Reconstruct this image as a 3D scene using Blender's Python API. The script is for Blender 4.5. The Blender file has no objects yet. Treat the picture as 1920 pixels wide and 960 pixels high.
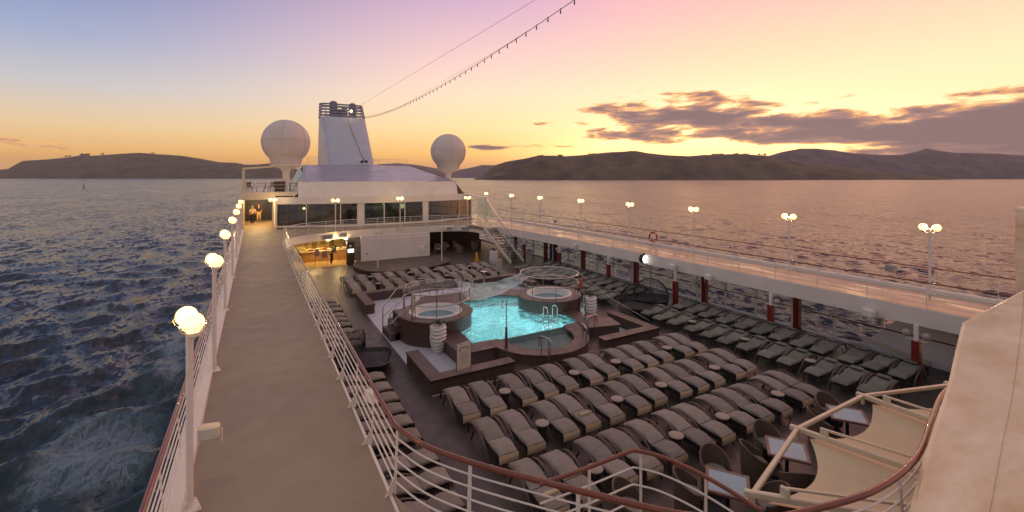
import bpy, bmesh, math, random
import numpy as np
from mathutils import Vector, Matrix
random.seed(7); rng = np.random.default_rng(7)
sc = bpy.context.scene; C = sc.collection
R = math.radians; PI = math.pi
def S(r, g, b):                       # sRGB 0-255 -> linear
    f = lambda c: (c/255/12.92) if c/255 <= .04045 else ((c/255+.055)/1.055)**2.4
    return (f(r), f(g), f(b), 1)

# ------------------------------------------------------------------ camera
CAMZ = 7.1; YAW = math.atan(480/845); SEA = -19.0
cam = bpy.data.cameras.new('camera'); cam.sensor_width = 36; cam.lens = 845/1920*36
cam.shift_y = -(480-331)/1920; cam.clip_start = .05; cam.clip_end = 90000
co = bpy.data.objects.new('camera', cam); C.objects.link(co)
co.location = (0, 0, CAMZ); co.rotation_euler = (R(90), 0, -YAW); sc.camera = co

# ------------------------------------------------------------------ world (dusk sky)
W = bpy.data.worlds.new('World'); sc.world = W; W.use_nodes = True
wt = W.node_tree; wt.nodes.clear()
def nd(t, typ, **k):
    n = t.nodes.new(typ)
    for a_, v in k.items(): setattr(n, a_, v)
    return n
def mth(t, op, a, b=None, c=None, clamp=False):
    n = t.nodes.new('ShaderNodeMath'); n.operation = op; n.use_clamp = clamp
    for i, v in enumerate((a, b, c)):
        if v is None: continue
        if isinstance(v, (int, float)): n.inputs[i].default_value = v
        else: t.links.new(v, n.inputs[i])
    return n.outputs[0]
def ramp(t, fac, stops, interp='LINEAR'):
    n = t.nodes.new('ShaderNodeValToRGB'); t.links.new(fac, n.inputs[0]); e = n.color_ramp.elements
    n.color_ramp.interpolation = interp
    while len(e) < len(stops): e.new(.5)
    for i, (p, c) in enumerate(stops): e[i].position = p; e[i].color = c if len(c) == 4 else (*c, 1)
    return n.outputs[0]
def mixc(t, fac, a, b, mode='MIX'):
    n = t.nodes.new('ShaderNodeMix'); n.data_type = 'RGBA'; n.blend_type = mode
    for i, v in ((0, fac), (6, a), (7, b)):
        if isinstance(v, (int, float)): n.inputs[i].default_value = v
        elif isinstance(v, tuple): n.inputs[i].default_value = v
        else: t.links.new(v, n.inputs[i])
    return n.outputs[2]
tc = nd(wt, 'ShaderNodeTexCoord'); sp = nd(wt, 'ShaderNodeSeparateXYZ'); wt.links.new(tc.outputs['Generated'], sp.inputs[0])
X_, Y_, Z_ = sp.outputs
az = mth(wt, 'ARCTAN2', X_, Y_)
hor = mth(wt, 'SQRT', mth(wt, 'ADD', mth(wt, 'MULTIPLY', X_, X_), mth(wt, 'MULTIPLY', Y_, Y_)))
el = mth(wt, 'DIVIDE', Z_, mth(wt, 'MAXIMUM', hor, .001))
ef = mth(wt, 'MULTIPLY', el, 1.0, clamp=True)          # 0..1 = tan(elevation)
zen = S(168, 160, 160)
L_ = ramp(wt, ef, [(0, S(222,158,112)), (.035, S(238,180,100)), (.085, S(226,196,152)), (.15, S(190,188,190)), (.23, S(150,162,192)), (.31, S(122,140,182)), (.45, S(92,106,146)), (.6, S(96,104,140)), (1, zen)])
M_ = ramp(wt, ef, [(0, S(236,150,92)), (.05, S(252,192,102)), (.11, S(252,214,156)), (.18, S(248,214,184)), (.25, S(240,200,190)), (.39, S(204,168,192)), (.6, S(190,136,160)), (1, zen)])
R_ = ramp(wt, ef, [(0, (1.15,.50,.22,1)), (.05, (1.45,.74,.31,1)), (.11, (1.5,.82,.47,1)), (.18, (1.4,.76,.46,1)), (.26, (1.2,.64,.43,1)), (.34, (.95,.52,.44,1)), (.47, (1.15,.40,.40,1)), (.62, (1.0,.32,.38,1)), (.85, S(184,140,148)), (1, zen)])
B_ = ramp(wt, ef, [(0, S(130,118,122)), (.1, S(168,150,150)), (.3, S(164,154,162)), (1, zen)])
def sstep(x, a_, b_):
    n = nd(wt, 'ShaderNodeMapRange', interpolation_type='SMOOTHSTEP'); wt.links.new(x, n.inputs[0])
    n.inputs[1].default_value = a_; n.inputs[2].default_value = b_; return n.outputs[0]
c1 = mixc(wt, sstep(az, R(-22), R(30)), L_, M_)
c2 = mixc(wt, sstep(az, R(24), R(60)), c1, R_)
back = mth(wt, 'ADD', sstep(az, R(-60), R(-120)), sstep(az, R(95), R(150)), clamp=True)
c3 = mixc(wt, back, c2, B_)
def gauss(a0, e0, sa, se, amp=1):
    da = mth(wt, 'DIVIDE', mth(wt, 'SUBTRACT', az, R(a0)), R(sa)); de = mth(wt, 'DIVIDE', mth(wt, 'SUBTRACT', el, e0), se)
    q = mth(wt, 'ADD', mth(wt, 'MULTIPLY', da, da), mth(wt, 'MULTIPLY', de, de))
    return mth(wt, 'MULTIPLY', mth(wt, 'EXPONENT', mth(wt, 'MULTIPLY', q, -1)), amp)
glow = mth(wt, 'ADD', gauss(54, .05, 16, .07, .75), gauss(50, .05, 34, .15, .22))
glow = mth(wt, 'ADD', glow, gauss(50, .045, 13, .032, 1.5))
c4 = mixc(wt, 1.0, c3, mixc(wt, glow, (0,0,0,1), (1.0, .62, .24, 1)), 'ADD')
cv = nd(wt, 'ShaderNodeCombineXYZ'); wt.links.new(mth(wt, 'MULTIPLY', az, 6.0), cv.inputs[0]); wt.links.new(mth(wt, 'MULTIPLY', el, 26.0), cv.inputs[1])
nz = nd(wt, 'ShaderNodeTexNoise'); nz.inputs['Scale'].default_value = 1.7; nz.inputs['Detail'].default_value = 9; nz.inputs['Roughness'].default_value = .62
nz.inputs['Distortion'].default_value = .25
wt.links.new(cv.outputs[0], nz.inputs['Vector'])
reg = gauss(49.5, .130, 9.8, .040, 1.22)
for g in ((60,.098,6.5,.022,.95),(43,.088,5.5,.012,.75),(79,.070,13,.050,1.45),(62,.07,9,.014,.5),(92,.09,12,.06,1.0),(29,.066,7,.0055,.85),(26,.060,3.0,.010,.4),(-20,.050,3.4,.011,.9),(-15.5,.047,1.6,.006,.5),(34,.118,1.5,.008,.5),(12,.035,2,.004,.45),(51,.19,1.4,.005,.4),(70,.075,6,.03,.45)):
    reg = mth(wt, 'ADD', reg, gauss(*g))
den0 = mth(wt, 'SUBTRACT', mth(wt, 'ADD', mth(wt, 'MULTIPLY', nz.outputs[0], 3.5), reg), 2.15)
den = mth(wt, 'SUBTRACT', den0, mth(wt, 'MULTIPLY', mth(wt, 'SUBTRACT', 1.0, mth(wt, 'MULTIPLY', reg, 4.0, clamp=True)), .7))
dm = sstep(den, -.04, .34)
ccol = ramp(wt, sstep(den, .0, .95), [(0, S(255,205,120)), (.3, S(214,152,112)), (.55, S(158,122,116)), (1, S(118,98,104))])
c5 = mixc(wt, mth(wt, 'MULTIPLY', dm, .96), c4, ccol)
bg = nd(wt, 'ShaderNodeBackground'); wt.links.new(c5, bg.inputs[0]); bg.inputs[1].default_value = 1.12
wo = nd(wt, 'ShaderNodeOutputWorld'); wt.links.new(bg.outputs[0], wo.inputs[0])
W.cycles.sampling_method = 'MANUAL'; W.cycles.sample_map_resolution = 512

# low sun behind the cloud bank, softened by it
sun = bpy.data.lights.new('sun', 'SUN'); sun.energy = .10; sun.angle = R(60); sun.color = (1, .62, .34)
so = bpy.data.objects.new('sun', sun); C.objects.link(so)
sd = Vector((math.sin(R(53)), math.cos(R(53)), math.tan(R(7))))
so.rotation_euler = sd.to_track_quat('Z', 'Y').to_euler()
sc.view_settings.view_transform = 'Standard'; sc.view_settings.look = 'None'
sc.view_settings.exposure = 0.15; sc.view_settings.gamma = 1

# ------------------------------------------------------------------ materials
def mat(name, col, rough=.5, metal=0, var=.12, scale=3, bump=0, bscale=30, emis=None, estr=0, spec=.5, col2=None, vec=None, coat=0, alpha=None):
    m = bpy.data.materials.new(name); m.use_nodes = True; t = m.node_tree; b = t.nodes['Principled BSDF']
    c = col if len(col) == 4 else (*col, 1)
    tcn = nd(t, 'ShaderNodeTexCoord'); v = tcn.outputs['Object']
    if vec:
        mp = nd(t, 'ShaderNodeMapping'); mp.inputs['Scale'].default_value = vec; t.links.new(v, mp.inputs[0]); v = mp.outputs[0]
    if var or col2:
        n = nd(t, 'ShaderNodeTexNoise'); n.inputs['Scale'].default_value = scale; n.inputs['Detail'].default_value = 7; n.inputs['Roughness'].default_value = .6
        t.links.new(v, n.inputs['Vector'])
        d = tuple(x*(1-var) for x in c[:3])+(1,) if col2 is None else col2
        e = tuple(min(1, x*(1+var)) for x in c[:3])+(1,)
        t.links.new(ramp(t, n.outputs[0], [(.3, d), (.7, e)]), b.inputs['Base Color'])
        t.links.new(ramp(t, n.outputs[0], [(.3, (min(1,rough*1.2),)*3), (.7, (rough*.8,)*3)]), b.inputs['Roughness'])
    else:
        b.inputs['Base Color'].default_value = c; b.inputs['Roughness'].default_value = rough
    b.inputs['Metallic'].default_value = metal; b.inputs['Specular IOR Level'].default_value = spec
    b.inputs['Coat Weight'].default_value = coat
    if bump:
        n2 = nd(t, 'ShaderNodeTexNoise'); n2.inputs['Scale'].default_value = bscale; n2.inputs['Detail'].default_value = 5; t.links.new(v, n2.inputs['Vector'])
        bp = nd(t, 'ShaderNodeBump'); bp.inputs['Strength'].default_value = bump; bp.inputs['Distance'].default_value = .02
        t.links.new(n2.outputs[0], bp.inputs['Height']); t.links.new(bp.outputs[0], b.inputs['Normal'])
    if emis: b.inputs['Emission Color'].default_value = (*emis, 1); b.inputs['Emission Strength'].default_value = estr
    if alpha is not None: b.inputs['Alpha'].default_value = alpha
    return m
def planks(name, col, width=.09, along='Y', gap=.12, rough=.5, length=2.4):
    m = mat(name, col, rough, var=.2, scale=2.5); t = m.node_tree; b = t.nodes['Principled BSDF']
    tcn = nd(t, 'ShaderNodeTexCoord'); s = nd(t, 'ShaderNodeSeparateXYZ'); t.links.new(tcn.outputs['Object'], s.inputs[0])
    k = s.outputs[0 if along == 'Y' else 1]
    q = mth(t, 'DIVIDE', k, width); fr = mth(t, 'FRACT', q); ix = mth(t, 'FLOOR', q)
    seam = mth(t, 'LESS_THAN', fr, gap)
    wn = nd(t, 'ShaderNodeTexWhiteNoise', noise_dimensions='1D'); t.links.new(ix, wn.inputs['W'])
    old = b.inputs['Base Color'].links[0].from_socket
    v = mixc(t, mth(t, 'MULTIPLY', wn.outputs[0], .45), old, tuple(c*.6 for c in col[:3])+(1,))
    v = mixc(t, seam, v, tuple(c*.3 for c in col[:3])+(1,))
    t.links.new(v, b.inputs['Base Color'])
    return m
white = mat('white_paint', S(232,225,215), .38, var=.06, scale=2.2, bump=.05, bscale=9)
white2 = mat('bulkhead_paint', S(226,219,210), .42, var=.08, scale=.9, bump=.12, bscale=2.5)
steelw = mat('railing_paint', S(222,214,204), .35, var=.08, scale=9)
# walkway coating: rubbed taupe deck with faint drips and joints
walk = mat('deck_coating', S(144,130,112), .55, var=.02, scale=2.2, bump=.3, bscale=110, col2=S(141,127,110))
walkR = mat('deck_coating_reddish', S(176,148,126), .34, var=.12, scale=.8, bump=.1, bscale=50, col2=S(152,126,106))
teak = planks('teak_pool_deck', S(74,66,62), .11, 'Y', .1, .42)
teakw = planks('brown_composite_planks', S(90,73,66), .085, 'X', .14, .45)
teakf = planks('brown_composite_planks_long', S(88,71,64), .085, 'Y', .14, .45)
grey = mat('grey_pool_surround', S(186,186,198), .45, var=.08, scale=1.6, bump=.1, bscale=60)
mahog = mat('varnished_mahogany', S(112,50,26), .22, var=.25, scale=6, coat=.5, vec=(1,1,.3))
redp = mat('red_column_paint', S(122,34,26), .35, var=.12, scale=3)
cushion = mat('taupe_cushion_fabric', S(140,131,124), .9, var=.10, scale=5, bump=.35, bscale=14, spec=.2)
cushion_l = mat('flap_fabric', S(196,176,148), .9, var=.10, scale=6, bump=.4, bscale=12, spec=.2)
cushion_g = mat('grey_cushion_fabric', S(118,116,108), .9, var=.10, scale=5, bump=.35, bscale=14, spec=.2)
wick = mat('brown_wicker', S(104,86,72), .5, var=.3, scale=40, bump=.5, bscale=120)
wickb = mat('arm_wicker', S(74,63,58), .4, var=.3, scale=40, bump=.5, bscale=120)
wickd = mat('dark_wicker', S(44,38,38), .55, var=.3, scale=40, bump=.5, bscale=120)
blackm = mat('black_metal', S(36,34,36), .45, var=.1)
chrome = mat('stainless_steel', S(196,190,184), .22, metal=1, var=.05)
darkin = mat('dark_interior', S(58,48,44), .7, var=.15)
plasterw = mat('white_fibreglass', S(208,206,204), .3, var=.03, scale=2)
radm = mat('radome_fibreglass', S(212,202,196), .55, var=.05, scale=.6)
funm = mat('funnel_paint', S(182,186,200), .4, var=.07, scale=.5, bump=.2, bscale=1.2)
roofm = mat('roof_paint', S(150,148,168), .33, var=.10, scale=.6, bump=.35, bscale=1.4)
canv = mat('awning_canvas', S(220,198,164), .85, var=.07, scale=1.1, bump=.15, bscale=2.5, spec=.2)
cream = mat('cream_metal', S(216,200,172), .4, var=.06, scale=4)
covm = mat('cream_with_painted_gold_light', S(240,222,198), .34, var=.10, scale=1.3, bump=.8, bscale=3.2, vec=(.5,.5,2.2), col2=S(212,178,134))  # ochre streaks put a golden light into the cream base colour
bluepad = mat('navy_wall_panel', S(44,48,74), .5, var=.12)
soil = mat('leaf_green', S(40,52,34), .7, var=.4, scale=30)
leafm = mat('leaf', S(52,70,40), .6, var=.4, scale=12)
skin = mat('skin', S(176,124,98), .6, var=.05)
def vary(m, amt=.16):          # each cushion a little lighter or darker than its neighbour
    t = m.node_tree; b = t.nodes['Principled BSDF']; old = b.inputs['Base Color'].links[0].from_socket
    oi = nd(t, 'ShaderNodeObjectInfo'); v = mth(t, 'ADD', mth(t, 'MULTIPLY', oi.outputs['Random'], 2*amt), 1-amt)
    h = nd(t, 'ShaderNodeHueSaturation'); t.links.new(v, h.inputs['Value']); t.links.new(old, h.inputs['Color']); t.links.new(h.outputs[0], b.inputs['Base Color'])
for m_ in (cushion, cushion_l, cushion_g): vary(m_)
def cloth(n, *c): return mat(n, S(*c), .85, var=.1, scale=20)
def wet(m, scale, lo, hi, a_=.55, b_=.62):      # puddles left on the coating: smooth, slightly darker patches
    t = m.node_tree; b = t.nodes['Principled BSDF']; tcn = nd(t, 'ShaderNodeTexCoord'); mp = nd(t, 'ShaderNodeMapping'); mp.inputs['Scale'].default_value = (1.6,.5,1)
    t.links.new(tcn.outputs['Object'], mp.inputs[0]); n = nd(t, 'ShaderNodeTexNoise'); n.inputs['Scale'].default_value = scale; n.inputs['Detail'].default_value = 5; t.links.new(mp.outputs[0], n.inputs['Vector'])
    f = ramp(t, n.outputs[0], [(a_, (0,0,0)), (b_, (1,1,1))]); t.links.new(ramp(t, f, [(0, (hi,)*3), (1, (lo,)*3)]), b.inputs['Roughness'])
    old = b.inputs['Base Color'].links[0].from_socket; t.links.new(mixc(t, mth(t, 'MULTIPLY', f, .35), old, tuple(x*.5 for x in old.node.color_ramp.elements[0].color[:3])+(1,)), b.inputs['Base Color'])
    t.links.new(mth(t, 'ADD', mth(t, 'MULTIPLY', f, .5), .4), b.inputs['Specular IOR Level'])
wet(walkR, .8, .07, .36, .54, .60)
# glow materials
globe = mat('lit_globe_glass', S(255,240,210), .3, var=0, emis=(1,.62,.20), estr=2.7)
offglobe = mat('unlit_globe_glass', S(170,160,150), .3, var=.04)
bulbm = mat('warm_ceiling_light', S(255,240,210), .3, var=0, emis=(1,.72,.36), estr=26)
clockm = mat('clock_face', S(250,248,240), .3, var=0, emis=(1,1,.88), estr=2.6)
floodm = mat('flood_lamp', S(255,240,210), .3, var=0, emis=(1,.74,.34), estr=14)
screenm = mat('lit_panel', S(240,250,230), .3, var=0, emis=(.95,1,.8), estr=1.8)

def glassy(name, tint, dark, fres=.5):        # window glass: partly see-through, reflects the sky
    m = bpy.data.materials.new(name); m.use_nodes = True; t = m.node_tree; t.nodes.clear()
    tr = nd(t, 'ShaderNodeBsdfTransparent'); tr.inputs[0].default_value = (*tint, 1)
    gl = nd(t, 'ShaderNodeBsdfGlossy'); gl.inputs['Roughness'].default_value = .04
    fr = nd(t, 'ShaderNodeLayerWeight'); fr.inputs[0].default_value = fres
    mx = nd(t, 'ShaderNodeMixShader'); t.links.new(mth(t, 'ADD', mth(t, 'MULTIPLY', fr.outputs['Fresnel'], .8), dark, clamp=True), mx.inputs[0])
    t.links.new(tr.outputs[0], mx.inputs[1]); t.links.new(gl.outputs[0], mx.inputs[2])
    o = nd(t, 'ShaderNodeOutputMaterial'); t.links.new(mx.outputs[0], o.inputs[0]); return m
wbg = glassy('windbreak_glass', (.42,.58,.68), .0, .10)
paneg = glassy('screen_glass', (.72,.86,.84), .0, .12)
winm = mat('tinted_window_glass', S(20,34,44), .06, var=.3, scale=.8, spec=.8)
tintg = glassy('tinted_window', (.42,.46,.36), .14, .3)

def netm(name, a):
    m = bpy.data.materials.new(name); m.use_nodes = True; t = m.node_tree; t.nodes.clear()
    tr = nd(t, 'ShaderNodeBsdfTransparent'); df = nd(t, 'ShaderNodeBsdfTranslucent'); df.inputs[0].default_value = S(215,212,208)
    d2 = nd(t, 'ShaderNodeBsdfDiffuse'); d2.inputs[0].default_value = S(215,212,208)
    ad = nd(t, 'ShaderNodeMixShader'); ad.inputs[0].default_value = .7; t.links.new(df.outputs[0], ad.inputs[1]); t.links.new(d2.outputs[0], ad.inputs[2])
    tcn = nd(t, 'ShaderNodeTexCoord'); w = nd(t, 'ShaderNodeTexNoise'); w.inputs['Scale'].default_value = 3; w.inputs['Detail'].default_value = 4
    t.links.new(tcn.outputs['Object'], w.inputs[0])
    mx = nd(t, 'ShaderNodeMixShader'); t.links.new(ramp(t, w.outputs[0], [(.3, (a*.6,)*3), (.7, (a*1.35,)*3)]), mx.inputs[0])
    t.links.new(tr.outputs[0], mx.inputs[1]); t.links.new(ad.outputs[0], mx.inputs[2])
    o = nd(t, 'ShaderNodeOutputMaterial'); t.links.new(mx.outputs[0], o.inputs[0]); return m
net = netm('white_netting', .5); netthin = netm('white_netting_thin', .2)

def plight(name, loc, e, col, size=.3, parent=None):
    l = bpy.data.lights.new(name, 'POINT'); l.energy = e; l.color = col; l.shadow_soft_size = size
    o = bpy.data.objects.new(name, l); C.objects.link(o); o.location = loc
    if parent: o.parent = parent
    return o
# ------------------------------------------------------------------ mesh helper
class MB:
    def __init__(s): s.v = []; s.f = []
    def add(s, vs, fs):
        o = len(s.v); s.v += [tuple(p) for p in vs]; s.f += [tuple(i+o for i in f) for f in fs]; return s
    def box(s, c, size, rz=0, bev=0, M=None):
        hx, hy, hz = (x/2 for x in size)
        if bev:
            b = min(bev, hx*.9, hy*.9, hz*.9); vs = []
            rings = [(-hz, b), (-hz+b, 0), (hz-b, 0), (hz, b)]
            for z, i in rings:
                x, y = hx-i, hy-i
                for (px, py) in ((x, -y+b*(i==0)), (x, y-b*(i==0)), (x-b*(i==0), y), (-x+b*(i==0), y), (-x, y-b*(i==0)), (-x, -y+b*(i==0)), (-x+b*(i==0), -y), (x-b*(i==0), -y)):
                    vs.append((px, py, z))
            fs = []
            for k in range(3):
                for j in range(8): fs.append((k*8+j, k*8+(j+1) % 8, (k+1)*8+(j+1) % 8, (k+1)*8+j))
            fs.append(tuple(range(7, -1, -1))); fs.append(tuple(range(24, 32)))
        else:
            vs = [(x, y, z) for z in (-hz, hz) for x, y in ((-hx, -hy), (hx, -hy), (hx, hy), (-hx, hy))]
            fs = [(3,2,1,0), (4,5,6,7), (0,1,5,4), (1,2,6,5), (2,3,7,6), (3,0,4,7)]
        cz, sz = math.cos(rz), math.sin(rz)
        out = []
        for x, y, z in vs:
            if M is not None: q = M @ Vector((x, y, z)); out.append((q.x+c[0], q.y+c[1], q.z+c[2]))
            else: out.append((x*cz-y*sz+c[0], x*sz+y*cz+c[1], z+c[2]))
        return s.add(out, fs)
    def bx(s, a, b, bev=0):
        return s.box([(p+q)/2 for p, q in zip(a, b)], [abs(q-p) for p, q in zip(a, b)], 0, bev)
    def beam(s, p, q, w, h, bev=0):
        p, q = Vector(p), Vector(q); d = q-p; L = d.length
        y = d.normalized(); x = y.cross(Vector((0,0,1)));
        if x.length < 1e-4: x = Vector((1,0,0))
        x.normalize(); z = x.cross(y)
        M = Matrix((x, y, z)).transposed()
        return s.box((p+q)/2, (w, L, h), 0, bev, M)
    def tube(s, pts, r, seg=8, closed=False, rr=None, flat=None):
        pts = [Vector(p) for p in pts]; n = len(pts); vs = []; fs = []
        for i, p in enumerate(pts):
            a = pts[(i-1) % n] if (closed or i) else p; b = pts[(i+1) % n] if (closed or i < n-1) else p
            t = (b-a).normalized(); up = Vector((0,0,1)) if abs(t.z) < .95 else Vector((0,1,0))
            x = t.cross(up).normalized(); y = x.cross(t)
            rad = rr[i] if rr else r
            rx, ry = (rad, rad) if flat is None else flat
            for k in range(seg):
                an = 2*PI*k/seg+PI/seg; vs.append(p+x*math.cos(an)*rx+y*math.sin(an)*ry)
        m = n if closed else n-1
        for i in range(m):
            j = (i+1) % n
            for k in range(seg): fs.append((i*seg+k, i*seg+(k+1) % seg, j*seg+(k+1) % seg, j*seg+k))
        if not closed: fs.append(tuple(range(seg-1, -1, -1))); fs.append(tuple((n-1)*seg+k for k in range(seg)))
        return s.add(vs, fs)
    def lathe(s, prof, c=(0,0,0), seg=24, wob=None, caps=True):
        vs = []; fs = []
        for i, (r, z) in enumerate(prof):
            for k in range(seg):
                an = 2*PI*k/seg; q = r*(1 if wob is None else wob(an, z)); vs.append((c[0]+q*math.cos(an), c[1]+q*math.sin(an), c[2]+z))
        for i in range(len(prof)-1):
            for k in range(seg): fs.append((i*seg+k, i*seg+(k+1) % seg, (i+1)*seg+(k+1) % seg, (i+1)*seg+k))
        if caps and prof[0][0] > 1e-4: fs.append(tuple(range(seg-1, -1, -1)))
        if caps and prof[-1][0] > 1e-4: fs.append(tuple((len(prof)-1)*seg+k for k in range(seg)))
        return s.add(vs, fs)
    def sphere(s, c, r, seg=16, rings=10, z0=-1, z1=1):
        pr = []
        for i in range(rings+1):
            t = math.asin(z0)+(math.asin(z1)-math.asin(z0))*i/rings; pr.append((max(r*math.cos(t), 1e-5), r*math.sin(t)))
        return s.lathe(pr, c, seg)
    def prism(s, poly, z0, z1):
        n = len(poly); vs = [(x, y, z0) for x, y in poly]+[(x, y, z1) for x, y in poly]
        ar = sum(poly[i][0]*poly[(i+1) % n][1]-poly[(i+1) % n][0]*poly[i][1] for i in range(n))
        fs = [tuple(range(n-1, -1, -1)), tuple(range(n, 2*n))]+[(i, (i+1) % n, n+(i+1) % n, n+i) for i in range(n)]
        if ar < 0: fs = [tuple(reversed(f)) for f in fs]
        return s.add(vs, fs)
    def grid(s, fn, nu, nv):
        vs = [fn(i/nu, j/nv) for j in range(nv+1) for i in range(nu+1)]
        fs = [(j*(nu+1)+i, j*(nu+1)+i+1, (j+1)*(nu+1)+i+1, (j+1)*(nu+1)+i) for j in range(nv) for i in range(nu)]
        return s.add(vs, fs)
    def ring(s, inner, outer, z0, z1):          # solid band between two loops of the same count
        n = len(inner); vs = [(*p, z0) for p in inner]+[(*p, z0) for p in outer]+[(*p, z1) for p in inner]+[(*p, z1) for p in outer]; fs = []
        for i in range(n):
            j = (i+1) % n
            fs += [(2*n+i, 3*n+i, 3*n+j, 2*n+j), (n+i, n+j, 3*n+j, 3*n+i), (j, i, 2*n+i, 2*n+j), (i, j, n+j, n+i)]
        return s.add(vs, fs)
    def build(s, name, m, parent=None, smooth=False, loc=None):
        me = bpy.data.meshes.new(name); me.from_pydata(s.v, [], s.f); me.update()
        if smooth:
            me.polygons.foreach_set('use_smooth', [True]*len(me.polygons))
            try: me.set_sharp_from_angle(angle=R(40))
            except Exception: pass
        me.materials.append(m); o = bpy.data.objects.new(name, me); C.objects.link(o)
        if parent is not None: o.parent = parent
        if loc: o.location = loc
        return o
def tag(o, label=None, cat=None, group=None, kind=None):
    if label: o['label'] = label
    if cat: o['category'] = cat
    if group: o['group'] = group
    if kind: o['kind'] = kind
    return o
def thing(name, label, cat, loc=(0,0,0), rz=0, group=None):
    o = bpy.data.objects.new(name, None); C.objects.link(o); o.location = loc; o.rotation_euler.z = rz; o.empty_display_size = .3
    return tag(o, label, cat, group)
def struct(o): o['kind'] = 'structure'; return o
KIDS = {}
def kids(o):
    return [c for c in bpy.data.objects if c.parent == o]
def copy_tree(o, parent=None, memo=None):
    c = o.copy(); C.objects.link(c)
    if parent is not None: c.parent = parent
    for ch in memo_kids(o): copy_tree(ch, c)
    return c
def memo_kids(o):
    if o.name not in KIDS: KIDS[o.name] = kids(o)
    return KIDS[o.name]
def dup(o, loc, rz=0, label=None, group=None):
    c = copy_tree(o); c.location = loc; c.rotation_euler.z = rz
    if label: c['label'] = label
    if group: c['group'] = group
    return c
ORD = ['first','second','third','fourth','fifth','sixth','seventh','eighth','ninth','tenth','eleventh','twelfth','thirteenth','fourteenth','fifteenth','sixteenth','seventeenth','eighteenth','nineteenth','twentieth','twenty-first','twenty-second','twenty-third','twenty-fourth','twenty-fifth','twenty-sixth']
def smooth_path(pts, n=8):
    pts = [Vector(p if len(p) == 3 else (*p, 0)) for p in pts]; out = []
    for i in range(len(pts)-1):
        p0 = pts[max(i-1, 0)]; p1 = pts[i]; p2 = pts[i+1]; p3 = pts[min(i+2, len(pts)-1)]
        for k in range(n):
            t = k/n; out.append(.5*((2*p1)+(p2-p0)*t+(2*p0-5*p1+4*p2-p3)*t*t+(3*p1-p0-3*p2+p3)*t**3))
    out.append(pts[-1]); return out

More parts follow.
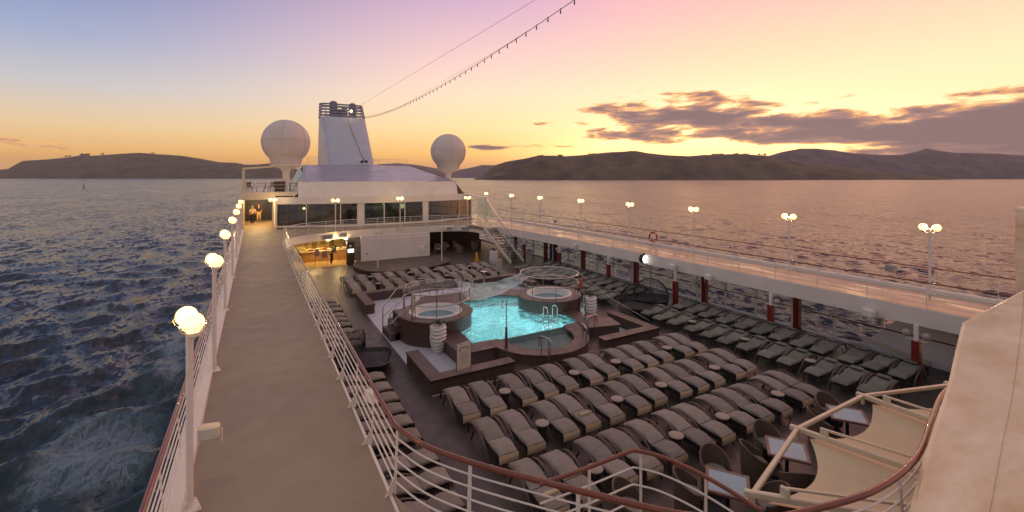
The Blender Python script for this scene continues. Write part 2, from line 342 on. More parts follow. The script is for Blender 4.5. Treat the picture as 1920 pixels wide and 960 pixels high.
# ------------------------------------------------------------------ ocean
def make_ocean():
    NA, NR = 760, 640
    azs = np.radians(np.linspace(-38, 100, NA)); 
    t = np.linspace(0, 1, NR); rs = 19*np.exp(t*math.log(15000/19))
    A, RR = np.meshgrid(azs, rs)
    x = RR*np.sin(A); y = RR*np.cos(A); h = np.zeros_like(x); dx = np.zeros_like(x); dy = np.zeros_like(x)
    dr = RR*(math.log(15000/19)/NR); da = RR*(R(138)/NA); res = np.maximum(dr, da)
    for i in range(190):
        lam = 1.0*(13/1.0)**(rng.random()); k = 2*PI/lam
        th = R(128)+rng.normal()*.75; amp = .0098*lam**.80; ph = rng.random()*2*PI
        fade = np.clip((lam/res-2.2)/3.5, 0, 1)
        arg = k*(x*math.cos(th)+y*math.sin(th))+ph
        s_, c_ = np.sin(arg), np.cos(arg)
        h += amp*fade*c_; dx -= .8*amp*fade*s_*math.cos(th); dy -= .8*amp*fade*s_*math.sin(th)
    co_ = np.stack([x+dx, y+dy, SEA+h], -1).reshape(-1, 3)
    me = bpy.data.meshes.new('ocean'); me.vertices.add(NA*NR); me.vertices.foreach_set('co', co_.ravel())
    j, i = np.meshgrid(np.arange(NR-1), np.arange(NA-1), indexing='ij')
    q = np.stack([j*NA+i, (j+1)*NA+i, (j+1)*NA+i+1, j*NA+i+1], -1).reshape(-1, 4)[:, ::-1]
    nf = len(q); me.loops.add(nf*4); me.loops.foreach_set('vertex_index', q.ravel())
    me.polygons.add(nf); me.polygons.foreach_set('loop_start', np.arange(nf)*4); me.polygons.foreach_set('loop_total', np.full(nf, 4))
    me.polygons.foreach_set('use_smooth', np.ones(nf, bool)); me.update(calc_edges=True)
    o = bpy.data.objects.new('ocean', me); C.objects.link(o)
    m = bpy.data.materials.new('sea_water'); m.use_nodes = True; tt = m.node_tree; b = tt.nodes['Principled BSDF']
    b.inputs['Roughness'].default_value = .22; b.inputs['IOR'].default_value = 1.34
    g = nd(tt, 'ShaderNodeTexCoord'); P = g.outputs['Object']
    cd = nd(tt, 'ShaderNodeCameraData')
    def noi(scale, det, rough=.6, vec=(1,1,1), dist=0):
        mp = nd(tt, 'ShaderNodeMapping'); mp.inputs['Scale'].default_value = vec; mp.inputs['Rotation'].default_value = (0,0,R(38)); tt.links.new(P, mp.inputs[0])
        n = nd(tt, 'ShaderNodeTexNoise'); n.inputs['Scale'].default_value = scale; n.inputs['Detail'].default_value = det; n.inputs['Roughness'].default_value = rough; n.inputs['Distortion'].default_value = dist
        tt.links.new(mp.outputs[0], n.inputs['Vector']); return n.outputs[0]
    def noic(scale, det, rough, vec, dist=0):
        mp = nd(tt, 'ShaderNodeMapping'); mp.inputs['Scale'].default_value = vec; mp.inputs['Rotation'].default_value = (0,0,R(38)); tt.links.new(P, mp.inputs[0])
        n = nd(tt, 'ShaderNodeTexNoise'); n.inputs['Scale'].default_value = scale; n.inputs['Detail'].default_value = det; n.inputs['Roughness'].default_value = rough; n.inputs['Distortion'].default_value = dist
        tt.links.new(mp.outputs[0], n.inputs['Vector']); return n.outputs['Color']
    def vm(op, a, b=None, sc=None):
        n = nd(tt, 'ShaderNodeVectorMath', operation=op); tt.links.new(a, n.inputs[0])
        if b is not None:
            if isinstance(b, tuple): n.inputs[1].default_value = b
            else: tt.links.new(b, n.inputs[1])
        if sc is not None: n.inputs['Scale'].default_value = sc
        return n.outputs[0]
    n2 = noi(.09, 8, .68, (1,.45,1))
    geo = nd(tt, 'ShaderNodeNewGeometry')
    va = vm('MULTIPLY', vm('SUBTRACT', noic(1.1, 5, .6, (1,.5,1), .3), (.5,.5,.5)), (1.7,1.7,0))
    vb = vm('MULTIPLY', vm('SUBTRACT', noic(.30, 7, .7, (1,.42,1), .4), (.5,.5,.5)), (1.35,1.35,0))
    vc = vm('MULTIPLY', vm('SUBTRACT', noic(.035, 8, .72, (1,.35,1), .4), (.5,.5,.5)), (.72,.72,0))
    vd = vm('MULTIPLY', vm('SUBTRACT', noic(.0045, 8, .75, (1,.3,1), .5), (.5,.5,.5)), (.35,.35,0))
    nn = vm('NORMALIZE', vm('ADD', vm('ADD', vm('ADD', vm('ADD', geo.outputs['Normal'], va), vb), vc), vd))
    tt.links.new(nn, b.inputs['Normal'])
    base = ramp(tt, n2, [(.3, (.004,.011,.022)), (.7, (.009,.024,.042))])
    # wake foam beside the hull
    s = nd(tt, 'ShaderNodeSeparateXYZ'); tt.links.new(P, s.inputs[0])
    def gs(cx, cy, sx, sy, amp):
        a_ = mth(tt, 'DIVIDE', mth(tt, 'SUBTRACT', s.outputs[0], cx), sx); b_ = mth(tt, 'DIVIDE', mth(tt, 'SUBTRACT', s.outputs[1], cy), sy)
        return mth(tt, 'MULTIPLY', mth(tt, 'EXPONENT', mth(tt, 'MULTIPLY', mth(tt, 'ADD', mth(tt, 'MULTIPLY', a_, a_), mth(tt, 'MULTIPLY', b_, b_)), -1)), amp)
    rg = mth(tt, 'ADD', mth(tt, 'ADD', gs(-15.5, 58, 3.4, 9, .50), gs(-10.5, 52, 3.0, 9, .38)), gs(-10.5, 84, 3.2, 22, .42))
    nf_ = noi(1.0, 9, .75, (1,.4,1), .7); np_ = noi(.22, 8, .7, (1,.5,1), .8)
    lace = ramp(tt, mth(tt, 'ABSOLUTE', mth(tt, 'SUBTRACT', nf_, .5)), [(0, (1,1,1)), (.07, (0,0,0))])
    patch = ramp(tt, mth(tt, 'ADD', np_, rg), [(.76, (0,0,0)), (1.12, (1,1,1))])
    fm = mth(tt, 'MULTIPLY', patch, mth(tt, 'ADD', mth(tt, 'MULTIPLY', lace, .8), .25), clamp=True)
    nw = noi(.16, 10, .72, (1,.5,1), .6)
    fw = ramp(tt, mth(tt, 'MULTIPLY', nw, mth(tt, 'ADD', nf_, .35)), [(.58, (0,0,0)), (.68, (.35,.35,.35))])
    teal = mixc(tt, mth(tt, 'MULTIPLY', rg, 1.4, clamp=True), base, (.02,.075,.095,1))
    c_ = mixc(tt, mth(tt, 'MULTIPLY', fm, .6), teal, S(160,174,192))
    tt.links.new(c_, b.inputs['Base Color'])
    tt.links.new(mth(tt, 'ADD', mth(tt, 'MULTIPLY', fm, .5), .2), b.inputs['Roughness'])
    me.materials.append(m); struct(o)
make_ocean()

# ------------------------------------------------------------------ hills
def pdir(x): 
    u = (x-960)/845; return YAW+math.atan(u), math.cos(math.atan(u))
def hill(name, prof, D, depth, col, col2, rough=.0, seed=0, trees=0):
    r = np.random.default_rng(seed); xs = np.array([p[0] for p in prof], float); ys = np.array([p[1] for p in prof], float)
    a0, a1 = pdir(xs[0])[0], pdir(xs[-1])[0]; NA = 420; NR = 26
    phs = r.random((14, 3))*6.28; mb = MB(); vs = []
    for j in range(NR+1):
        tj = j/NR
        for i in range(NA+1):
            az_ = a0+(a1-a0)*i/NA; px = 960+845*math.tan(az_-YAW); yy = float(np.interp(px, xs, ys)); ca = math.cos(az_-YAW)
            Dr = D/ca
            H = (331-yy)/845*ca*(Dr+depth*.55)+26.1
            rr = Dr*(1)+depth*tj
            bell = math.sin(min(tj/.55, 1)*PI/2)**.8 if tj < .55 else math.cos((tj-.55)/.45*PI/2)**.7
            n = 0
            for q in range(14):
                f = 2**(q*.42)*5; n += math.sin(az_*f*6+phs[q,0]+2*math.sin(tj*f*.6+phs[q,1]))*math.cos(tj*f*.7+phs[q,2]+az_*f*1.7)/(q+2.0)
            z = max(H, 0)*bell*(1+.16*n*(1-bell**4))+n*H*rough*.010
            edge = min(1, i/14, (NA-i)/14)
            vs.append((rr*math.sin(az_), rr*math.cos(az_), SEA-4+(z+4)*max(edge, .02) if j else SEA-6))
    fs = [(j*(NA+1)+i, j*(NA+1)+i+1, (j+1)*(NA+1)+i+1, (j+1)*(NA+1)+i) for j in range(NR) for i in range(NA)]
    mb.add(vs, fs); m = mat(name+'_ground', col, .95, var=.3, scale=.006, col2=col2, spec=.1)
    o = struct(mb.build(name, m, smooth=True)); return o
hill('left_hills', [(-260,322),(-60,319),(0,318),(15,317),(30,308),(42,302),(60,301),(90,299),(130,295),(150,291),(170,292),(190,291),(240,288),(262,287),(300,290),(340,292),(380,298),(410,304),(440,305),(460,309),(480,309),(510,306),(560,318),(640,322),(700,322)], 5900, 2600, S(100,92,72), S(64,60,56), 1, 3)
hill('distant_mountains', [(640,318),(700,309),(745,306),(780,309),(820,316),(850,320),(880,315),(905,309),(930,310),(1000,322)], 9000, 3000, S(110,98,98), S(84,76,84), 1, 5)
hill('right_mountains', [(1330,318),(1400,300),(1440,293),(1470,284),(1500,279),(1530,279),(1560,282),(1600,288),(1640,290),(1690,291),(1715,286),(1738,279),(1760,283),(1790,287),(1860,288),(1920,291),(2000,290),(2100,280),(2300,300)], 4700, 2600, S(106,94,98), S(76,70,80), 1, 8)
hill('headland', [(884,331),(905,329),(916,320),(928,310),(950,303),(985,297),(1010,292),(1060,293),(1100,290),(1150,286),(1190,283),(1215,287),(1250,291),(1290,293),(1320,291),(1345,291),(1380,289),(1410,290),(1440,292),(1470,300),(1500,305),(1560,308),(1620,318),(1700,326),(1800,334)], 3500, 1500, S(104,90,70), S(62,56,54), 1, 11)
# tree clusters on the ridge tops, counted as one far-off wood per ridge
def ridge_trees(name, spans, D):
    mb = MB(); r = random.Random(4)
    for (x0, x1, yb, n, hpx) in spans:
        for k in range(n):
            px = r.uniform(x0, x1); az_, ca = pdir(px); Dr = D/ca; zt = (331-yb)/845*ca*Dr+CAMZ; hh = hpx/845*Dr*ca*r.uniform(.6, 1.2)
            c = (Dr*math.sin(az_), Dr*math.cos(az_), zt+hh*.25)
            mb.lathe([(hh*.05, -hh*.8), (hh*.05, -hh*.1), (hh*.35, 0), (hh*.55, hh*.25), (hh*.4, hh*.55), (.01, hh*.75)], c, 7, lambda a_, z: 1+.3*math.sin(a_*3+px))
    o = mb.build(name, mat(name+'_leaves', S(52,48,36), .9)); tag(o, kind='stuff'); return o
ridge_trees('ridge_woodland', [(1010,1018,293,7,3),(1046,1054,294,6,4),(1104,1132,290,22,3),(1335,1356,291,14,3),(1376,1402,290,18,3),(1420,1436,291,8,3)], 4300)
ridge_trees('hilltop_trees', [(122,132,294,5,3),(150,168,292,12,4),(186,194,290,3,3),(284,292,288,3,3)], 7300)
# sea haze: one closed box of thin air round everything
hz = MB().bx((-15800,-15800,SEA-1),(15800,15800,440)).build('haze', bpy.data.materials.new('haze_air')); tag(hz, kind='stuff')
hm = hz.data.materials[0]; hm.use_nodes = True; ht = hm.node_tree; ht.nodes.clear()
pv = nd(ht, 'ShaderNodeVolumePrincipled'); pv.inputs['Color'].default_value = (.86,.78,.78,1); pv.inputs['Density'].default_value = 4.2e-5
ho = nd(ht, 'ShaderNodeOutputMaterial'); ht.links.new(pv.outputs[0], ho.inputs['Volume'])
# channel buoy
t = thing('channel_buoy', 'small dark channel buoy with topmark floating alone on the open sea', 'buoy', (-205, 695, SEA))
_a = YAW+math.atan((157-960)/845); _d = 26.1*845/22/math.cos(_a-YAW); t.location = (_d*math.sin(_a), _d*math.cos(_a), SEA)
MB().lathe([(2.2,-1),(2.4,1),(1.1,1.4),(.7,5),(.3,7.5)], seg=10).build('body', mat('buoy_paint', S(96,40,36), .6), t)
MB().sphere((0,0,8.4), 1.1, 8, 6).build('topmark', blackm, t)

# ------------------------------------------------------------------ decks & hull
UZ = 2.5
pool_deck = struct(MB().ring([(7.3,16.0),(12.9,16.0),(12.9,23.1),(7.3,23.1)], [(-.9,-14),(22.2,-14),(22.2,55),(-.9,55)], -.3, 0).build('pool_deck', teak))
hull = thing('ship_hull', 'white hull side of the ship below the decks', 'hull', (0,0,-.3))
MB().prism([(-1.35,-20),(23.6,-20),(23.6,50),(20,78),(3,78),(-1.35,50)], -18.6, -2.6).build('plating', white2, hull)
# raised upper deck ring: left walkway, aft bridge, right walkway
inL = [(1.72,-14),(1.72,5.8),(1.70,12),(1.66,22),(1.63,30),(1.64,34.6)]
crn = smooth_path([(1.64,34.6),(1.78,36.2),(2.3,37.6),(3.2,38.7),(4.3,39.4),(5.8,40.0),(7.4,40.4),(9.2,40.6),(11.4,40.7),(13.8,40.6),(15.9,40.3),(17.0,39.8),(17.6,39.0),(17.85,38.0),(17.9,36.7)], 6)
crn = [(p.x, p.y) for p in crn]
inR = [(19.25,36.7),(19.7,33),(20.05,27),(20.2,20),(20.2,12),(20.15,4),(20.15,-14)]
def oxl(y): return -1.15-.2*max(0,(y-10))/36
outer = [(23.5,-14),(23.5,30),(23.4,44),(22.6,60)]
outerL = [(-1.4,60),(-1.35,46),(-1.15,10),(-1.1,-14)]
mbk = MB().prism(inL[:-1]+crn+[(17.9,60),(-1.4,60)]+outerL[1:], UZ-.62, UZ-.01)
fas = struct(mbk.build('upper_deck', white2))
struct(MB().prism([(x-.05 if i < 5 else x, y) for i, (x, y) in enumerate(inL[:-1])]+[(x-.04, y+.06) for x, y in crn]+[(17.9,60),(-1.1,60),(-1.05,46),(-.86,10),(-.86,-14)], UZ-.3, UZ).build('walkway', walk))
struct(MB().prism([(17.92,60),(17.92,36.7)]+inR+outer, UZ-.62, UZ-.012).build('starboard_upper_deck', white2))
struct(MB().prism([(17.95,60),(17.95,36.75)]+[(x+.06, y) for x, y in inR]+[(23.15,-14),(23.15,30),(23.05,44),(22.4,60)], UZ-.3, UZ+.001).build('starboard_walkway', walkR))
# forward end of the opening, under the curved rail
fr_ = smooth_path([(1.72,6.6),(1.95,5.9),(2.35,5.25),(2.9,4.55),(3.4,3.95),(4.0,3.28),(4.7,2.82),(5.4,2.6),(6.35,2.42),(7.54,2.45),(8.87,2.72),(10.16,2.97),(11.7,3.05)], 6)
fr2 = [(p.x, p.y) for p in fr_]
struct(MB().prism([(1.73,-14),(1.73,6.6)]+fr2[1:]+[(12.2,3.2),(20.1,3.2),(20.1,-14)], UZ-.6, UZ-.014).build('forward_upper_deck', walk))
# hull sides between pool deck and upper deck on the port side
struct(MB().bx((-1.0,-14,0),(-.9,55,UZ-.63)).build('port_side_bulkhead', white2))
# wash marks / joints on the walkway
coaming = tag(MB().bx((-1.12,-10,UZ-.02),(-.88,44.5,UZ+.07)).build('deck_coaming', white), 'low white coaming along the seaward edge of the left walkway', 'coaming')
coam2 = tag(MB().bx((23.17,-10,UZ-.02),(23.45,43,UZ+.14)).build('deck_coaming', white), 'low white coaming along the seaward edge of the right walkway', 'coaming')

# ------------------------------------------------------------------ railings
def arclen(path):
    L = [0]
    for a_, b_ in zip(path, path[1:]): L.append(L[-1]+(b_-a_).length)
    return L
def at(path, L, s):
    for i in range(len(L)-1):
        if s <= L[i+1]+1e-6:
            t_ = (s-L[i])/max(L[i+1]-L[i], 1e-6); return path[i].lerp(path[i+1], t_), (path[i+1]-path[i]).normalized()
    return path[-1], (path[-1]-path[-2]).normalized()
def railing(label, path, h=.92, nr=5, sp=1.35, hr=.032, wood=mahog, stays=False, lean=0, rr=.011, pr=.02, s0=0, z0=None, flatp=True, side=1):
    path = [Vector(p if len(p) == 3 else (*p, UZ)) for p in path]
    t = thing('railing', label, 'railing', path[0]); o0 = path[0]
    pth = [p-o0 for p in path]
    off = []
    for i, p in enumerate(pth):
        d = (pth[min(i+1, len(pth)-1)]-pth[max(i-1, 0)]).normalized(); off.append(Vector((d.y, -d.x, 0))*lean)
    MB().tube([p+o_+Vector((0,0,h)) for p, o_ in zip(pth, off)], hr, 10).build('handrail', wood, t, True)
    for k in range(nr):
        f = (k+1)/(nr+1)
        MB().tube([p+o_*f+Vector((0,0,h*f)) for p, o_ in zip(pth, off)], rr, 6).build('rail', steelw, t, True)
    L = arclen(pth); s_ = s0; n = 0
    while s_ <= L[-1] and n < 98:
        p, d = at(pth, L, s_); nn = Vector((d.y, -d.x, 0)); m = MB()
        m.beam(p+Vector((0,0,-.02)), p+nn*lean+Vector((0,0,h-.01)), pr*2.2, pr*.8)
        if stays:
            q = p-nn*.16*side
            m.add([p+Vector((0,0,.24))+d*.008, p+d*.008, q+d*.008+Vector((0,0,.0)), p+Vector((0,0,.24))-d*.008, p-d*.008, q-d*.008], [(0,1,2),(5,4,3),(0,2,5,3),(1,0,3,4)])
        m.build('post', steelw, t); s_ += sp; n += 1
    return t
def pl(pts, n=6, z=UZ): return [Vector((p.x, p.y, z)) for p in smooth_path([(*p, 0) for p in pts], n)]
railing('white railing with wooden handrail on the seaward edge of the left walkway', [(-1.02,-2),(-1.03,10),(-1.1,22),(-1.18,34),(-1.22,44.6)], .92, 6, 1.55, .036, stays=False, lean=-.06)
main = [Vector((1.74,34.6,UZ))]+[Vector((x,y,UZ)) for x, y in ((1.66,30),(1.68,22),(1.72,12))]+[Vector((p.x+.02, p.y+.02, UZ)) for p in fr_]
main = [p for p in reversed(main)]
railing('long white railing with polished wooden handrail curving from the left walkway across the foreground', main, .92, 5, 1.42, .036, stays=True, lean=.05, rr=.0125, pr=.022, s0=.6, side=1)
railing('white curved railing on the front edge of the aft cross deck', [(1.74,34.7)]+[(x, y-.06) for x, y in crn[3:-3]], .92, 5, 1.5, .022, steelw, s0=.4)
railing('white railing along the inner edge of the right walkway over the loungers', [(x+.04, y) for x, y in [(19.3,36.2)]+inR[1:6]], .92, 4, 1.75, .024, mahog, rr=.011, pr=.018, lean=0)
railing('white railing along the seaward edge of the right walkway', [(23.3,44),(23.4,30),(23.4,20),(23.4,2)], .95, 3, 1.75, .024, mahog, rr=.011, pr=.018)
rl = railing('short curved wooden handrail section around the stair landing in the foreground', pl([(2.95,4.52),(3.6,4.48),(4.35,4.47)],4)+pl([(4.42,4.46),(4.62,4.2),(4.76,3.8),(4.82,3.4),(4.84,2.95)],5), .92, 3, .84, .026, mahog, rr=.013, pr=.017, s0=.72)
struct(MB().prism([(2.95,4.45),(4.4,4.45),(4.78,3.7),(4.82,2.9),(3.6,3.7)], UZ-.12, UZ-.013).build('stair_landing', walk))

# ------------------------------------------------------------------ lamp posts
def make_lamp(h=2.62, cage=True):
    t = thing('deck_lamp', 'x', 'lamp post')
    MB().tube([(0,0,0),(0,0,h-.12)], .045, 12).build('pole', steelw, t, True)
    m = MB().box((0,0,.012), (.22,.3,.024)); 
    for sx in (-1,1):
        for sy in (-1,1): m.tube([(sx*.08,sy*.12,.02),(sx*.08,sy*.12,.05)], .013, 6)
    m.build('base_plate', steelw, t)
    MB().beam((0,-.21,h-.22), (0,.21,h-.22), .05, .035).bx((-.035,-.035,h-.3),(.035,.035,h-.06)).build('bracket', steelw, t)
    ll = bpy.data.lights.new('lamp_light', 'POINT'); ll.energy = 55; ll.color = (1, .66, .28); ll.shadow_soft_size = .06
    lo = bpy.data.objects.new('lamp_light', ll); C.objects.link(lo); lo.location = (0, 0, h+.02); lo.parent = t
    for s in (-1, 1):
        g = MB().sphere((0, s*.21, h), .135, 20, 12).build('globe', globe, t, True)
        MB().lathe([(.05,-.20),(.085,-.175),(.085,-.125),(.06,-.12)], (0,s*.21,h), 12).build('socket', steelw, g, True)
        if cage:
            m = MB(); rc = .163
            for z in (-.04,):
                r_ = math.sqrt(rc*rc-z*z); m.tube([(r_*math.cos(a_), s*.21+r_*math.sin(a_), h+z) for a_ in np.linspace(0, 2*PI, 25)[:-1]], .005, 5, True)
            for k in range(8):
                a_ = k*PI/4; m.tube([(rc*math.cos(q)*math.cos(a_), s*.21+rc*math.cos(q)*math.sin(a_), h+rc*math.sin(q)) for q in np.linspace(-1.2, -.2, 6)], .004, 4)
            m.build('cage', cream, g)
    return t
lamp = make_lamp()
Ls = [(-.80,7.64),(-.86,12.79),(-.92,18.3),(-.93,24.09),(-.95,29.6),(-1.0,35.3),(-1.04,41.2)]
for i, (x, y) in enumerate(Ls):
    lb = 'lit twin globe lamp post on the left walkway, %s from the camera' % ORD[i] if i else 'nearest lit twin globe lamp post standing on the left walkway by the sea'
    o = lamp if i == 0 else dup(lamp, (0,0,0)); o.location = (x, y, UZ); o.rotation_euler.z = .28 if i < 2 else .15; tag(o, lb, None, 'lamp posts on the left walkway')
Rs = [(22.9,7.25),(23.05,12.69),(23.1,18.35),(23.14,23.75),(23.17,29.36),(23.2,35.5),(23.25,41.02),(23.25,47.0)]
for i, (x, y) in enumerate(Rs):
    dup(lamp, (x, y, UZ), 0, ('rightmost lit twin globe lamp post on the right walkway' if i == 0 else '%s lit twin globe lamp post from the right along the right walkway' % ORD[i]), 'lamp posts on the right walkway')
for i, (x, y, w) in enumerate([(5.75,39.85,'over the lit buffet opening'),(11.35,40.5,'in the middle before the dark windows'),(17.35,39.0,'at the head of the stairs')]):
    dup(lamp, (x, y, UZ), PI/2, 'lit twin globe lamp post on the cross deck %s' % w, 'lamp posts on the cross deck')
dup(lamp, (1.25, 43.6, UZ), PI/2, 'lit twin globe lamp post beside the covered passage corner', 'lamp posts on the cross deck')

# ------------------------------------------------------------------ deckhouse (aft superstructure)
dh = thing('deckhouse', 'wide white deckhouse with tinted windows and sloping grey roof below the funnel', 'deckhouse', (0,0,0))
def fy(x): return 43.2+2.0*((x-11.2)/9.2)**2
def facade_band(mb, x0, x1, z0, z1, off=0, thick=.2, n=10, topoff=0):
    def fn(u, v):
        x = x0+(x1-x0)*u; return (x, fy(x)+off+topoff*v, z0+(z1-z0)*v)
    mb.grid(fn, n, 1); 
    def fb(u, v):
        x = x1+(x0-x1)*u; return (x, fy(x)+off+thick+topoff*v, z0+(z1-z0)*v)
    mb.grid(fb, n, 1)
    for x, s in ((x0, 1), (x1, -1)):
        q = [(x, fy(x)+off+thick, z0), (x, fy(x)+off, z0), (x, fy(x)+off+topoff, z1), (x, fy(x)+off+thick+topoff, z1)]
        mb.add(q, [(0,1,2,3) if s == 1 else (3,2,1,0)])
    def ft(u, v):
        x = x0+(x1-x0)*u; return (x, fy(x)+off+topoff+thick*v, z1)
    mb.grid(ft, n, 1)
    def fbt(u, v):
        x = x0+(x1-x0)*u; return (x, fy(x)+off+thick*(1-v), z0)
    mb.grid(fbt, n, 1)
m = MB()
facade_band(m, 1.5, 20.6, 2.5, 2.68)
for x0, x1 in ((1.5,1.62),(8.17,8.77),(14.48,15.05),(20.48,20.6)): facade_band(m, x0, x1, 2.68, 4.62, 0, .2, 2)
facade_band(m, 1.5, 20.6, 4.62, 5.25, -.12, .4, 16)
facade_band(m, 3.3, 18.6, 5.25, 6.6, -.12, .35, 16, .5)
m.bx((1.5,45.2,2.5),(1.6,56,5.2)); m.bx((20.5,45.2,2.5),(20.6,56,5.2))
# sloping cheeks at both ends of the upper band
for s, xe, xi in ((-1,2.9,4.2),(1,19.6,18.4)):
    ye = fy(xe); m.add([(xe,ye-.05,5.2),(xi,fy(xi)+.3,6.6),(xi,56,8.2),(xe,56,5.2)], [(0,1,2,3),(3,2,1,0)])
m.bx((1.5,45.3,5.0),(20.6,56,5.2))
m.build('wall', white2, dh)
def wins(x0, x1, cuts, mtl, label=None):
    xs = [x0]+cuts+[x1]
    for a_, b_ in zip(xs, xs[1:]):
        w = MB(); facade_band(w, a_+.03, b_-.03, 2.70, 4.60, .09, .02, 3); o = w.build('window', mtl, dh)
        f = MB()
        facade_band(f, a_-.035, a_+.035, 2.68, 4.62, .04, .06, 1); f.build('frame', white, o)
wins(1.62, 8.17, [3.95, 6.75], tintg); wins(8.77, 14.48, [10.6,12.6], tintg); wins(15.05, 20.48, [18.85], tintg)
m = MB().add([(3.6,fy(3.6)+.35,6.62),(11,fy(11)+.35,6.66),(18.3,fy(18.3)+.35,6.62),(17.2,57,8.42),(11,57,8.55),(4.7,57,8.42)], [(0,1,4,5),(1,2,3,4)])
m.add([(3.6,57,6.6),(18.4,57,6.6),(17.2,57,8.4),(4.7,57,8.4)], [(0,3,2,1)])
m.build('roof', roofm, dh)
# interior behind the windows
struct(MB().bx((1.6,44,2.5),(20.5,56,2.52)).build('deckhouse_floor', darkin))
m = MB().bx((1.6,49.6,2.5),(20.5,49.7,5.0)); 
for k in range(9): m.bx((2.4+k*2.1,48.6,2.5),(2.9+k*2.1,49.0,4.9))
m.build('interior_wall', mat('interior_wall_paint', S(70,80,66), .6), dh)
m = MB()
for k in range(5): m.bx((2.6+k*.42,46.6,2.6),(2.62+k*.42+.2,46.9,4.6))
m.build('curtain', mat('curtain_cloth', S(120,112,70), .8, var=.3, vec=(8,1,.2)), dh)
m = MB()
for (x, y, z) in ((3.9,46.3,4.2),(12.4,48.4,4.6),(9.6,48.4,4.6)): m.lathe([(.02,.0),(.10,-.05),(.10,-.12),(.02,-.16)], (x,y,z), 10)
m.build('ceiling_light', bulbm, dh)
MB().tube([(13.55,47.6,3.95),(13.55,47.64,3.95)], .26, 20).build('wall_clock', screenm, dh)
# slanted white frame and glass at the right end of the deckhouse
t = thing('end_screen', 'slanted white frame with glass at the right end of the deckhouse', 'screen', (20.6,43,UZ))
m = MB().beam((1.9,-.6,0),(.75,.4,2.35),.34,.12).beam((.1,1.6,2.45),(1.0,.2,2.4),.9,.10).beam((-.1,1.6,2.6),(-2.0,2.6,2.75),.9,.1).beam((-.05,.6,0),(-.05,.6,2.4),.08,.08); m.build('frame', white, t)
MB().add([(0,.6,.1),(1.7,-.3,.1),(.75,.3,2.25),(0,.6,2.3)], [(0,1,2,3)]).build('glass', paneg, t)
# funnel
fn = thing('funnel', 'tall tapering pale blue grey ship funnel behind the roof', 'funnel', (10.4,57.6,8.0))
def fsec(t_):
    z = .2+t_*6.9; yf = 0+t_*6.4; yb = 13+t_*(-2.2); w = 2.75+.08*t_; r = .95
    pts = []
    for cx, cy, a0 in ((w-r, yf+r, -PI/2), (w-r, yb-r, 0), (-w+r, yb-r, PI/2), (-w+r, yf+r, PI)):
        for k in range(5): a_ = a0+k*PI/8; pts.append((cx+r*math.cos(a_), cy+r*math.sin(a_), z))
    return pts
m = MB(); n = 20; vs = []
for j in range(9): vs += fsec(j/8)
m.add(vs, [(j*n+k, j*n+(k+1) % n, (j+1)*n+(k+1) % n, (j+1)*n+k) for j in range(8) for k in range(n)]+[tuple(8*n+k for k in range(n))])
m.build('casing', funm, fn, True)
bandm = mat('band_paint', S(128,130,148), .5)
for q in range(5):
    t_ = 1.03+q*.062; m = MB(); m.tube([Vector(p)+Vector((0,0,.02)) for p in fsec(t_)], .1, 6, True, flat=(.05,.11)); m.build('rail_band', bandm, fn)
m = MB()
b0, b1 = fsec(1.0), fsec(1.29)
for k in range(0, 20, 2): m.tube([b0[k], b1[k]], .045, 6)
m.build('rail_band_support', funm, fn)
for (x, y, h_, r_) in ((-1.15,8.3,2.45,.52),(1.35,8.3,2.35,.48),(.2,8.0,1.6,.42),(-.1,9.6,1.5,.5)):
    MB().lathe([(r_,0),(r_,h_-.35),(r_*.9,h_-.15),(r_*.5,h_),(.01,h_+.03)], (x,y,7.0), 18).build('exhaust_pipe', mat('exhaust_metal', S(120,120,136), .5), fn, True)
m = MB().tube([(.3,6.05,7.15),(.55,4.5,5.2),(.95,2.3,3.0),(1.35,.95,1.15)], .025, 5); m.build('cable', blackm, fn)
m = MB().tube([(1.35,.72,1.0),(1.35,.72,1.5)], .05, 6).sphere((1.1,.62,.95), .17, 8, 6).sphere((1.65,.62,1.0), .17, 8, 6).beam((.95,.7,1.0),(1.8,.7,1.0),.06,.06); m.build('horn', blackm, fn)
MB().sphere((.75,5.85,7.9), .15, 10, 8).build('floodlight', floodm, fn, True)
fr = railing('thin guard rail on the roof to the left of the funnel', [(5.2,56.6,8.43),(7.5,56.8,8.45)], .9, 2, 1.1, .02, steelw)
fr = railing('thin guard rail on the roof to the right of the funnel', [(13.3,57,8.45),(17,57,8.43)], .8, 2, 1.2, .02, steelw)
# radomes
def radome(label, x, y, zc, r, zb):
    t = thing('radome', label, 'radome', (x, y, zb), 0, 'white satellite radomes')
    zz = zc-zb; m = MB(); pr = []
    for i in range(19):
        a_ = -PI/2*.62+(PI/2+PI/2*.62)*i/18; pr.append((max(r*math.cos(a_), 1e-4), r*math.sin(a_)))
    z_b = -r*1.0; pr = [(r*.60, z_b), (r*.62, z_b+.12)]+[p for p in pr if p[1] > z_b*.82]
    m.lathe(pr, (0,0,zz), 40)
    d = m.build('dome', radm, t, True)
    s_ = MB(); rr_ = r*1.004
    s_.tube([(rr_*math.cos(q), rr_*math.sin(q), zz+.12) for q in np.linspace(0, 2*PI, 49)[:-1]], .012, 4, True)
    for k in range(6):
        a_ = k*PI/3+.3; s_.tube([(rr_*math.cos(q)*math.cos(a_), rr_*math.cos(q)*math.sin(a_), zz+rr_*math.sin(q)) for q in np.linspace(-.75, 1.4, 18)], .009, 4)
    s_.build('seam', mat('radome_seam', S(160,152,150), .6), d)
    m = MB().lathe([(.34,0),(.32,zz-r-.75),(.5,zz-r-.45),(r*.64,zz-r-.12),(r*.64,zz-r-.02)], seg=16); m.build('pedestal', white, t, True)
    return t
plight('saloon_lamp', (4.0,47.4,4.2), 60, (1,.85,.45), .1, dh); plight('saloon_lamp', (11.5,47.4,4.2), 70, (.85,1,.6), .1, dh)
